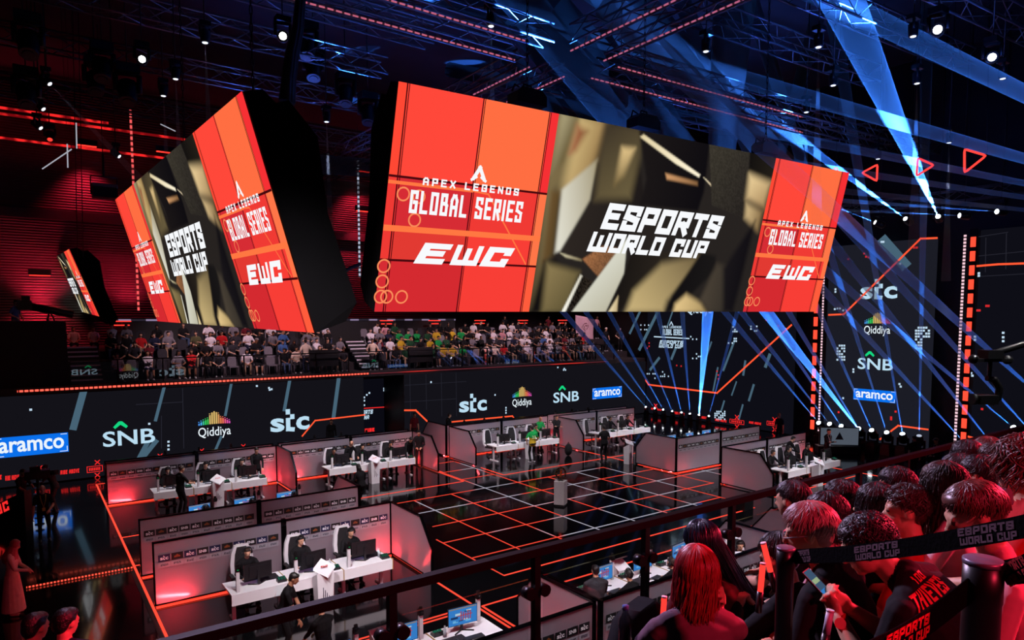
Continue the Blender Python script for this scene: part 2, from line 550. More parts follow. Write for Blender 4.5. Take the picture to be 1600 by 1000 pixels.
LOGO = [em('led_ice', (186, 220, 240), 1.0), em('led_green', (20, 215, 130), 1.0), em('led_blue', (10, 112, 235), 1.0), em('led_white', (235, 245, 252), 1.0)]
QCOL = [em('bar_%d' % i, c, 1.0) for i, c in enumerate([(70, 140, 225), (70, 170, 225), (60, 190, 150), (50, 200, 90), (60, 190, 80), (210, 180, 110), (215, 180, 105), (215, 180, 105), (214, 178, 105), (210, 150, 90), (235, 130, 80), (235, 110, 90), (230, 90, 130), (220, 80, 160), (205, 80, 175)])]


def logo_stc(mb, r, M, z=0.0, mi=0):
    w, h = r[2] - r[0], r[3] - r[1]
    V, F = font_text('s', 0.03); lay(mb, V, F, (r[0], r[1], r[0] + w * .35, r[1] + h * .62), M, mi, z)
    V, F = font_text('c', 0.03); lay(mb, V, F, (r[0] + w * .65, r[1], r[2], r[1] + h * .62), M, mi, z)
    line2(mb, [(r[0] + w * .445, r[1] + h * .50), (r[0] + w * .445, r[1] + h * .09), (r[0] + w * .555, r[1] + h * .06)], w * .11, M, mi, z)
    rect2(mb, r[0] + w * .39, r[1] + h * .76, r[0] + w * .50, r[3], M, mi, z)
    rect2(mb, r[0] + w * .50, r[1] + h * .53, r[0] + w * .61, r[1] + h * .755, M, mi, z)


def logo_snb(mb, r, M, z=0.0, mi=0, mg=1):
    w, h = r[2] - r[0], r[3] - r[1]
    V, F = font_text('SNB', 0.016); lay(mb, V, F, (r[0], r[1], r[2], r[1] + h * .62), M, mi, z)
    cx = r[0] + w * .34; y0 = r[1] + h * .70; a = w * .14
    mb.poly([M @ Vector(p + (z,)) for p in ((cx - a, y0 + h * .08), (cx - a * .75, y0), (cx, y0 + h * .16), (cx, r[3]), (cx - a * .25, r[3] - h * .01))], mg)
    mb.poly([M @ Vector(p + (z,)) for p in ((cx, y0 + h * .16), (cx + a * .75, y0), (cx + a, y0 + h * .08), (cx + a * .25, r[3] - h * .01), (cx, r[3]))], mg)


def logo_bars(mb, r, M, z=0.0, m0=0):
    """a colourful skyline of bars above the word"""
    w, h = r[2] - r[0], r[3] - r[1]
    V, F = font_text('Qiddiya', 0.004); lay(mb, V, F, (r[0], r[1], r[2], r[1] + h * .42), M, 15 + m0, z)
    H = [.16, .24, .30, .36, .42, .72, .92, 1.0, .92, .74, .46, .42, .34, .26, .18]
    for i, q in enumerate(H):
        x = r[0] + w * (i + .15) / 15; y = r[1] + h * (.47 + .05 * math.cos((i - 7) / 7.5))
        t = y + (r[3] - y) * q * .93
        rect2(mb, x, y, x + w * .048, t, M, m0 + i, z)
        if i not in (6, 7, 8): rect2(mb, x, t + h * .03, x + w * .035, t + h * .06, M, m0 + i, z)


def logo_aramco(mb, r, M, z=0.0, mb_=2, mw=3):
    w, h = r[2] - r[0], r[3] - r[1]
    rect2(mb, r[0], r[1], r[2], r[3], M, mb_, z)
    V, F = font_text('aramco', 0.022); lay(mb, V, F, (r[0] + w * .06, r[1] + h * .22, r[2] - w * .06, r[3] - h * .22), M, mw, z + 0.01)
    for (x0, y0, x1, y1) in ((.02, .06, .12, .06), (.88, .06, .98, .06), (.02, .94, .1, .94), (.9, .94, .98, .94), (.98, .06, .98, .3), (.02, .7, .02, .94)):
        line2(mb, [(r[0] + w * x0, r[1] + h * y0), (r[0] + w * x1, r[1] + h * y1)], h * .03, M, mw, z + 0.01)


led_black = em('led_black', (19, 18, 24), 1.0)
led_black2 = em('led_black_far', (14, 14, 22), 1.0)
led_streak = em('led_streak', (70, 98, 116), 1.0)
led_line = em('led_red_line', (255, 84, 48), 1.2)
led_grid = em('led_grid', (38, 38, 48), 1.0)
led_px = em('led_pixel', (190, 215, 235), 1.0)
led_redpx = em('led_red_pixel', (215, 40, 45), 1.0)


def led_screen(name, label, rects, M, mat, z=0.0):
    """one LED wall: a slab of modules lit all over, 3 cm proud of the wall"""
    mb = MB()
    for r in rects:
        P = [M @ Vector(p) for p in ((r[0], r[1], z), (r[2], r[1], z), (r[2], r[3], z), (r[0], r[3], z))]
        mb.prism([p - M.to_3x3() @ Vector((0, 0, 0.05)) for p in P], M.to_3x3() @ Vector((0, 0, 0.05)), 0)
    o = mb.build(name, mat); tag(o, label, 'led screen'); return o


def logo_part(parent, kind, P, px, M, z=0.012):
    mb = MB(); r = plane_rect(P, *px)
    if kind == 'stc': logo_stc(mb, r, M, z); mats = LOGO
    elif kind == 'snb': logo_snb(mb, r, M, z); mats = LOGO
    elif kind == 'bars': logo_bars(mb, r, M, z); mats = QCOL + [LOGO[3]]
    else: logo_aramco(mb, r, M, z); mats = LOGO
    return mb.build('logo', mats, parent)


def dots(mb, P, M, pts, s, mi, z=0.012):
    for x, y in pts:
        c = P(x, y); rect2(mb, c[0] - s, c[1] - s, c[0] + s, c[1] + s, M, mi, z)


# --- left wall, first screen
led1 = led_screen('led_wall', 'long black led wall under the balcony with four large sponsor logos', [(-14.4, 0.05, 2.92, 3.66)], WL, led_black)
for k, px in (('aramco', (-10, 107, 680, 711)), ('snb', (160, 242, 657, 695)), ('bars', (309, 360, 641, 685)), ('stc', (422, 483, 639, 673))):
    logo_part(led1, k, pl, px, WL)
mb = MB()
for (a, b, w) in (((130, 613), (115, 667), .26), ((243, 690), (222, 716), .2), ((256, 606), (243, 656), .13), ((230, 692), (214, 722), .2), ((361, 600), (352, 648), .12), ((345, 683), (336, 704), .12), ((452, 596), (444, 640), .16), ((529, 590), (521, 650), .2)):
    line2(mb, [pl(*a), pl(*b)], w, WL, 0, 0.006)
for a, b in (((213, 632), (285, 628)), ((285, 607), (287, 700)), ((252, 650), (252, 700))):
    line2(mb, [pl(*a), pl(*b)], 0.03, WL, 1, 0.004)
dots(mb, pl, WL, [(48, 640), (233, 662), (263, 690), (263, 696), (263, 702), (401, 603), (420, 606), (424, 608), (421, 609)], 0.045, 2)
mb.build('light_streak', [led_streak, led_grid, led_px], led1)
mb = MB(); line2(mb, [pl(*p) for p in ((472, 681), (492, 657), (569, 648))], 0.07, WL, 0, 0.014)
mb.build('red_line', [led_line], led1)
red_word = em('led_red_word', (240, 40, 40), 1.1)
mb = MB()
for r in ((-32, 3, 743, 751), (8, 30, 742, 750), (94, 124, 733, 740)):
    V, F = stroke_text('RISE ABOVE', .8, .25, .26, .15); lay(mb, V, F, plane_rect(pl, *r), WL, 0, 0.012)
for (x, y) in ((152, 722), (152, 742), (62, 731), (250, 712), (315, 704), (380, 697)):
    c = pl(x, y)
    for s in (1, -1): line2(mb, [(c[0] - .08, c[1] - .08 * s), (c[0] + .08, c[1] + .08 * s)], .035, WL, 0, 0.012)
for (x0, x1, y0, y1) in ((136, 160, 728, 737), (54, 76, 737, 746)):
    r = plane_rect(pl, x0, x1, y0, y1)
    line2(mb, [(r[0], r[1]), (r[2], r[1]), (r[2], r[3]), (r[0], r[3]), (r[0], r[1])], .025, WL, 0, 0.012)
    for i in range(7): rect2(mb, r[0] + (r[2] - r[0]) * (.12 + i * .11), r[1] + .06, r[0] + (r[2] - r[0]) * (.19 + i * .11), r[3] - .06, WL, 0, 0.012)
mb.build('red_lettering', [red_word], led1)

# --- left wall, second screen
led2 = led_screen('led_wall', 'black led wall past the tunnel with four small sponsor logos', [(5.32, 0.05, 24.3, 3.72)], WL, led_black)
for k, px in (('stc', (717, 760, 615, 643)), ('bars', (800, 830, 603, 637)), ('snb', (864, 904, 602, 628)), ('aramco', (925, 971, 605, 622))):
    logo_part(led2, k, pl, px, WL)
mb = MB()
for a, b in (((632, 602), (728, 596)), ((632, 628), (712, 623)), ((640, 585), (641, 650)), ((665, 585), (666, 640)), ((689, 583), (690, 650)), ((712, 582), (713, 650))):
    line2(mb, [pl(*a), pl(*b)], 0.025, WL, 0, 0.004)
dots(mb, pl, WL, [(673, 597), (773, 617), (790, 637), (790, 641), (790, 645), (871, 574), (881, 576), (883, 578), (880, 578)], 0.05, 1)
mb.build('light_streak', [led_grid, led_px], led2)
mb = MB(); line2(mb, [pl(*p) for p in ((632, 641), (649, 641), (670, 661))], 0.09, WL, 0, 0.014)
line2(mb, [pl(*p) for p in ((706, 659), (800, 650), (803, 654))], 0.08, WL, 0, 0.014)
mb.build('red_line', [led_line], led2)

# --- tunnel screen, its lettering half hidden by the wall
TW = frame((0, YW + 2.55, 0), (1, 0, 0), (0, 0, 1))
def pt(x, y): p = ony(x, y, YW + 2.55); return (p.x, p.z)
r0 = plane_rect(pt, 540, 601, 602, 690)
led3 = led_screen('led_wall', 'small led screen inside the dark tunnel reading esports arena', [(3.0, 0.1, r0[2], 3.3)], TW, em('led_blue_black', (10, 10, 18), 1.0))
mb = MB()
V, F = stroke_text('ESPORTS', .8, .2, .24, .25); lay(mb, V, F, plane_rect(pt, 553, 583, 641, 648), TW, 0, 0.01)
V, F = stroke_text('ARENA', .8, .2, .24, .25); lay(mb, V, F, plane_rect(pt, 556, 577, 649, 656), TW, 0, 0.01)
mb.build('lettering', [led_px, red_word], led3); mb = MB()
line2(mb, [pt(569, 638), pt(601, 636)], .05, TW, 1, 0.01)
V, F = stroke_text('RISE', .8, .2, .3, .0); lay(mb, V, F, plane_rect(pt, 570, 585, 669, 675), TW, 1, 0.01)
dots(mb, pt, TW, [(569, 621), (569, 626), (569, 633), (573, 617), (577, 614), (600, 607), (600, 610)], .05, 0)
mb.build('lettering', [led_px, red_word], led3)

# --- far wall: the big graphic screen, the sponsor column and the right screen
led4 = led_screen('led_wall', 'tall dark led wall behind the row of eight upward blue beams', [(-YW + 0.1, 0.05, 0.25, 11.6)], WR, led_black2)
mb = MB()
r = plane_rect(pf, 1036, 1067, 514, 524)
V, F = stroke_text('GLOBAL SERIES', .55, .3, .2); lay(mb, V, F, r, WR, 0, .012)
V, F = stroke_text('APEX LEGENDS', .8, .5, .24); lay(mb, V, F, plane_rect(pf, 1035, 1065, 509, 513), WR, 0, .012)
line2(mb, [pf(1047, 508), pf(1049.5, 503), pf(1052, 508)], .07, WR, 0, .012)
line2(mb, [pf(1023, 526), pf(1077, 529)], .08, WR, 0, .012)
V, F = stroke_text('ESPORTS', .8, .2, .24, .25); lay(mb, V, F, plane_rect(pf, 1031, 1069, 532, 538), WR, 0, .012)
V, F = stroke_text('WORLD CUP', .8, .2, .24, .25); lay(mb, V, F, plane_rect(pf, 1030, 1068, 538, 544), WR, 0, .012)
# the same screen's upper field, seen only mirrored in the floor
mb.build('lettering', [led_px], led4); mb = MB()
V, F = stroke_text('ESPORTS', .8, .2, .24, .2); lay(mb, V, F, (-8.6, 8.3, -4.6, 9.2), WR, 0, .012)
V, F = stroke_text('ARENA', .8, .2, .24, .2); lay(mb, V, F, (-8.0, 9.5, -5.0, 10.3), WR, 0, .012)
mb.build('lettering', [led_px], led4); mb = MB()
V, F = font_text('Qiddiya', .01); lay(mb, V, F, (-7.6, 6.9, -5.6, 7.7), WR, 0, .012)
mb.build('lettering', [led_px], led4)
mb = MB(); line2(mb, [pf(*p) for p in ((991, 567), (1014, 601), (1121, 614), (1237, 508))], .1, WR, 0, .014)
mb.build('red_line', [led_line], led4)
mb = MB()
for a, b, w in (((1000, 488), (985, 520), .2), ((1027, 490), (1000, 545), .25), ((1051, 488), (1044, 508), .12), ((1112, 535), (1097, 578), .12), ((1149, 530), (1131, 578), .15), ((1122, 575), (1115, 610), .12), ((1165, 565), (1162, 585), .15), ((1151, 597), (1144, 617), .1), ((1178, 602), (1171, 625), .15), ((1132, 627), (1128, 640), .12), ((1161, 633), (1155, 655), .12), ((1203, 555), (1197, 572), .2), ((1056, 545), (1050, 560), .2), ((1030, 560), (1017, 577), .2)):
    line2(mb, [pf(*a), pf(*b)], w, WR, 0, .006)
W_ = []
for cx, cy in ((1008, 512), (1001, 579), (1018, 588), (1039, 585), (994, 611), (1083, 530), (1145, 533), (1089, 557), (1180, 514), (1146, 515)):
    for k in range(6): W_.append((cx + random.choice((-6, -3, 0, 3, 6)), cy + random.choice((-4, 0, 3))))
for i in range(6):
    for j in range(5):
        if (i * 7 + j * 3) % 4: W_.append((1118 + i * 3, 643 + j * 3))
dots(mb, pf, WR, W_, .05, 1)
R_ = [(1015, 536), (1015, 541), (1012, 544), (1058, 571), (1065, 572), (1121, 580), (1123, 586), (1123, 592), (1217, 509), (1198, 500)]
dots(mb, pf, WR, R_, .05, 2)
mb.build('light_streak', [led_streak, led_px, led_redpx], led4)
mb = MB()
for (x0, x1, y0, y1) in ((1141, 1163, 656, 662), (1199, 1219, 659, 665)):
    r = plane_rect(pf, x0, x1, y0, y1); line2(mb, [(r[0], r[1]), (r[2], r[1]), (r[2], r[3]), (r[0], r[3]), (r[0], r[1])], .03, WR, 0, .012)
    for i in range(6): rect2(mb, r[0] + (r[2] - r[0]) * (.12 + i * .13), r[1] + .06, r[0] + (r[2] - r[0]) * (.2 + i * .13), r[3] - .06, WR, 0, .012)
for r in ((1171, 1190, 659, 663), (1002, 1012, 636, 639), (1018, 1034, 638, 641), (1054, 1070, 644, 648), (1090, 1105, 650, 654), (1118, 1136, 655, 659)):
    V, F = stroke_text('RISE ABOVE', .8, .25, .26, .15); lay(mb, V, F, plane_rect(pf, *r), WR, 0, .012)
for (x, y) in ((1152, 652), (1152, 667), (1211, 656), (1211, 671), (1025, 634)):
    c = pf(x, y)
    for s in (1, -1): line2(mb, [(c[0] - .12, c[1] - .12 * s), (c[0] + .12, c[1] + .12 * s)], .05, WR, 0, .012)
mb.build('red_lettering', [red_word], led4)

rS = (2.1, 0.3, 7.5, 10.65)
led5 = led_screen('led_wall', 'upright grey led column with four sponsor logos one above another', [rS], WR, em('led_slate', (27, 28, 37), 1.0))
for k, px in (('stc', (1345, 1403, 436, 467)), ('bars', (1351, 1392, 487, 525)), ('snb', (1341, 1396, 549, 578)), ('aramco', (1334, 1400, 609, 627))):
    logo_part(led5, k, pf, px, WR)
mb = MB(); line2(mb, [pf(*p) for p in ((1296, 492), (1319, 491), (1439, 373), (1464, 372))], .09, WR, 0, .014)
line2(mb, [pf(*p) for p in ((1376, 686), (1404, 665), (1450, 671))], .08, WR, 0, .014)
mb.build('red_line', [led_line], led5)
mb = MB()
line2(mb, [pf(1382, 378), pf(1412, 412)], .55, WR, 0, .006)
for i in range(6):
    for j in range(8):
        if (i + j) % 5 and not (j > 3 and i > 2): dots(mb, pf, WR, [(1432 + i * 4, 512 + j * 4.6)], .05, 1)
for i in range(4):
    for j in range(6):
        if (i * 3 + j) % 4: dots(mb, pf, WR, [(1309 + i * 3.6, 540 + j * 4.4)], .05, 1)
dots(mb, pf, WR, [(1305, 483), (1309, 482), (1313, 482), (1318, 485), (1325, 492), (1334, 577), (1334, 581), (1406, 600), (1408, 604), (1318, 622), (1306, 452), (1306, 456), (1378, 378), (1381, 378), (1407, 412)], .05, 1)
dots(mb, pf, WR, [(1351, 396), (1354, 401), (1358, 402), (1429, 387), (1433, 387), (1326, 405), (1311, 644), (1393, 652), (1393, 655), (1400, 643)], .05, 2)
mb.build('light_streak', [led_streak, led_px, led_redpx], led5)

led6 = led_screen('led_wall', 'black led wall right of the tall dashed red light column', [(9.3, 0.3, 19.0, 10.8)], WR, led_black2)
mb = MB(); line2(mb, [pf(*p) for p in ((1525, 416), (1560, 413), (1620, 411))], .09, WR, 0, .014)
line2(mb, [pf(*p) for p in ((1510, 681), (1531, 687), (1533, 691))], .09, WR, 0, .014)
mb.build('red_line', [led_line], led6)
mb = MB()
for a, b in (((1530, 370), (1575, 363)), ((1530, 400), (1600, 393)), ((1530, 432), (1600, 428)), ((1541, 372), (1540, 425)), ((1573, 365), (1572, 420))):
    line2(mb, [pf(*a), pf(*b)], .03, WR, 0, .004)
dots(mb, pf, WR, [(1530, 427), (1530, 431), (1568, 520), (1568, 527), (1568, 533), (1524, 526), (1524, 531), (1518, 583), (1520, 587)], .05, 1)
dots(mb, pf, WR, [(1542, 478), (1545, 478), (1528, 485), (1531, 485), (1535, 639), (1541, 680), (1541, 684)], .05, 2)
mb.build('light_streak', [led_grid, led_px, led_redpx], led6)

# dashed red light columns either side of the sponsor column
col_red = em('led_column_red', (255, 70, 48), 1.5)
col_white = em_dots('led_column_dots', (235, 190, 200), 1.3, 'Z', 0.16, 0.55)
for lab, x0, y0, x1, y1, n, s in (('tall dashed red light column left of the sponsor column', 1279, 430, 1270, 672, 12, -1), ('tall dashed red light column right of the sponsor column', 1523, 366, 1506, 692, 15, 1)):
    t = thing('light_column', lab, 'light column', (XW - 0.05, -pf((x0 + x1) / 2, (y0 + y1) / 2)[0], 0))
    a0 = pf(x0, y0); a1 = pf(x1, y1); c = -t.location.y
    mb = MB(); mb.box((-0.03, -0.16, 0.1), (0.04, 0.16, 10.9)); mb.build('batten', black_metal, t)
    mb = MB(); H = (a0[1] - a1[1]) / n
    for i in range(n): mb.box((-0.09, -0.1, a1[1] + H * (i + .1)), (-0.03, 0.1, a1[1] + H * (i + .8)))
    mb.build('light_bar', col_red, t)
    mb = MB(); mb.box((-0.06, 0.3 if s > 0 else -0.42, a1[1]), (-0.02, 0.4 if s > 0 else -0.34, a0[1])); mb.build('light_strip', col_white, t)
# ================================================================== hanging screens
RED = {k: em('scr_' + k, c, 1.0) for k, c in dict(a=(255, 72, 52), b=(255, 72, 58), c=(255, 110, 66), d=(246, 48, 52), e=(214, 44, 52), f=(240, 58, 52), g=(255, 118, 72), h=(212, 42, 48), i=(248, 62, 54), j=(255, 92, 60), k=(226, 58, 50), seam=(70, 8, 14), bar=(255, 120, 66), ring=(250, 140, 90), white=(248, 250, 253)).items()}
RK = list(RED); RM = [RED[k] for k in RK]
KI = {k: i for i, k in enumerate(RK)}

WS, HS = 16.0, 4.64


def screen_uv(px, py, o, ex, ey):
    """screen coordinates (metres right, metres down) of a pixel"""
    d = ray(px, py); n = ex.cross(ey); p = CAM + d * ((o - CAM).dot(n) / d.dot(n)); q = p - o
    a, b, c = ex.dot(ex), ex.dot(ey), ey.dot(ey); det = a * c - b * b
    return ((q.dot(ex) * c - q.dot(ey) * b) / det, (q.dot(ey) * a - q.dot(ex) * b) / det)


def affine(o, ex, ey):
    """plane matrix: x along ex, y up against ey, z out of the face"""
    n = -ex.cross(ey).normalized() * -1; n = ex.cross(-ey).normalized()
    return Matrix(((ex.x, -ey.x, n.x, o[0]), (ex.y, -ey.y, n.y, o[1]), (ex.z, -ey.z, n.z, o[2]), (0, 0, 0, 1)))


# main screen axes: long edge runs along the hall, the face leans forward
def corners(tl, tr, bl):
    return tl, (tr - tl) / WS, (bl - tl) / HS


A0, AX, AY = corners(at(623, 127, 13.43), at(1327, 270, 22.28), at(585, 487, 14.37))
L0, LX, LY = corners(at(180, 312, 25.3), at(378, 142, 12.67), at(246, 502, 26.27))
_tr = at(108, 389, 30); _tl = at(81, 405, 40)
S0, SX, SY = corners(_tl, _tr, _tl + at(155, 494.5, 31) - _tr)


def shard_image():
    """the golden close-up shown in the middle of each screen, as colours on a fine grid of diodes"""
    nx, ny = 220, 132
    u = np.linspace(WS * .25, WS * .757, nx); v = np.linspace(0, HS, ny)
    U, V = np.meshgrid(u, v)
    img = np.zeros((ny, nx, 3)); img[:] = srgb(34, 30, 28)[:3]
    rs = np.random.RandomState(3)

    def shard(pts, c0, c1, soft, ang=0.0, tex=0.0):
        nonlocal img
        P = [screen_uv(x, y, A0, AX, AY) for x, y in pts]
        n = len(P); area = sum(P[i][0] * P[(i + 1) % n][1] - P[(i + 1) % n][0] * P[i][1] for i in range(n))
        # signed distance to a polygon
        dmin = np.full(U.shape, 1e9); inside = np.zeros(U.shape, bool)
        for i in range(n):
            (x0, y0), (x1, y1) = P[i], P[(i + 1) % n]
            ex, ey = x1 - x0, y1 - y0; L = ex * ex + ey * ey + 1e-12
            t = np.clip(((U - x0) * ex + (V - y0) * ey) / L, 0, 1)
            dmin = np.minimum(dmin, np.hypot(U - x0 - t * ex, V - y0 - t * ey))
            c = ((y0 > V) != (y1 > V)) & (U < (x1 - x0) * (V - y0) / (y1 - y0 + 1e-12) + x0)
            inside ^= c
        sd = np.where(inside, dmin, -dmin)
        a = np.clip(sd / (soft + 1e-6) + .5, 0, 1); a = a * a * (3 - 2 * a)
        g = U * math.cos(ang) + V * math.sin(ang)
        gm = g[inside] if inside.any() else g
        t = np.clip((g - gm.min()) / (gm.max() - gm.min() + 1e-9), 0, 1)[..., None]
        col = np.array(srgb(*c0)[:3]) * (1 - t) + np.array(srgb(*c1)[:3]) * t
        if tex: col = col * (1 + tex * (rs.rand(*U.shape)[..., None] - .5) * 2)
        img = img * (1 - a[..., None]) + col * a[..., None]

    shard([(860, 175), (945, 180), (925, 260), (870, 300), (845, 490), (830, 480)], (120, 104, 70), (86, 74, 48), .5, .4)
    shard([(905, 182), (950, 188), (928, 260), (912, 300), (878, 300)], (190, 165, 112), (140, 112, 70), .45, .2)
    shard([(878, 176), (905, 180), (880, 250), (862, 270)], (160, 150, 115), (92, 80, 50), .3, .3)
    shard([(902, 196), (918, 205), (900, 235), (890, 240)], (150, 90, 62), (120, 80, 50), .3)
    shard([(877, 297), (934, 248), (922, 312), (876, 392), (866, 395)], (206, 204, 190), (150, 140, 112), .14, -.3)
    shard([(862, 300), (876, 298), (866, 396), (848, 410)], (96, 72, 40), (70, 55, 30), .25)
    shard([(872, 398), (915, 330), (924, 312), (934, 255), (1000, 255), (1010, 345), (960, 380), (940, 382), (908, 405)], (40, 34, 30), (24, 20, 20), .12)
    shard([(946, 190), (1006, 200), (1000, 245), (985, 310), (930, 312), (936, 250)], (52, 44, 34), (96, 84, 56), .35, .9)
    shard([(972, 230), (992, 232), (975, 275), (960, 290)], (206, 178, 124), (110, 92, 58), .25, 1.2)
    shard([(998, 200), (1110, 218), (1100, 300), (1090, 330), (1000, 320), (1010, 280)], (24, 20, 20), (12, 10, 14), .15)
    shard([(1040, 271), (1090, 284), (1090, 290), (1042, 280)], (190, 140, 96), (120, 86, 54), .1)
    shard([(1000, 214), (1006, 210), (1062, 250), (1094, 273), (1092, 277), (1056, 256)], (206, 190, 150), (236, 226, 200), .06, .2)
    shard([(1099, 277), (1103, 280), (1123, 299), (1120, 301)], (230, 215, 180), (190, 160, 120), .05)
    shard([(1108, 218), (1174, 232), (1160, 340), (1112, 320)], (52, 48, 40), (34, 30, 28), .06, .5, .25)
    shard([(1172, 232), (1215, 246), (1200, 290), (1170, 272)], (14, 12, 12), (30, 26, 20), .12)
    shard([(1171, 272), (1204, 285), (1194, 325), (1166, 310)], (216, 190, 140), (150, 120, 80), .35, .8)
    shard([(1166, 318), (1192, 330), (1184, 362), (1164, 340)], (190, 165, 120), (120, 96, 62), .3)
    shard([(850, 408), (868, 405), (880, 425), (848, 490), (828, 490)], (12, 10, 12), (26, 22, 20), .25)
    shard([(855, 412), (905, 425), (884, 488), (846, 488)], (128, 112, 74), (84, 74, 46), .28, .6)
    shard([(908, 429), (926, 441), (898, 488), (880, 488)], (20, 17, 15), (34, 28, 22), .05, 0, .9)
    shard([(907, 429), (910, 431), (883, 488), (877, 488)], (228, 226, 214), (190, 186, 170), .05)
    shard([(875, 395), (908, 405), (909, 408), (884, 402)], (190, 182, 150), (130, 116, 84), .07)
    shard([(910, 405), (942, 384), (974, 389), (936, 434)], (140, 92, 58), (96, 66, 44), .06, .4, .25)
    shard([(980, 372), (975, 428), (946, 488), (893, 488)], (196, 196, 182), (170, 166, 146), .07, .8)
    shard([(975, 428), (988, 392), (1060, 395), (1035, 412), (990, 455), (968, 488), (948, 488)], (18, 15, 14), (40, 34, 28), .12)
    shard([(950, 488), (966, 462), (964, 488)], (216, 200, 160), (180, 160, 120), .08)
    shard([(978, 488), (990, 455), (1034, 412), (1096, 398), (1082, 425), (1042, 470), (1036, 488)], (184, 162, 112), (92, 78, 54), .35, -.9)
    shard([(1096, 394), (1118, 400), (1120, 420), (1060, 480), (1040, 488), (1050, 462)], (14, 12, 14), (22, 20, 20), .2)
    shard([(1055, 475), (1072, 460), (1096, 474), (1104, 488), (1052, 488)], (206, 178, 124), (150, 128, 84), .25)
    shard([(1120, 412), (1150, 420), (1140, 488), (1106, 488), (1094, 468)], (66, 58, 48), (40, 36, 32), .3)
    shard([(1180, 345), (1160, 430), (1145, 488), (1130, 488), (1130, 420)], (22, 19, 22), (14, 12, 16), .3)
    return u, v, img


GU, GV, GI = shard_image()


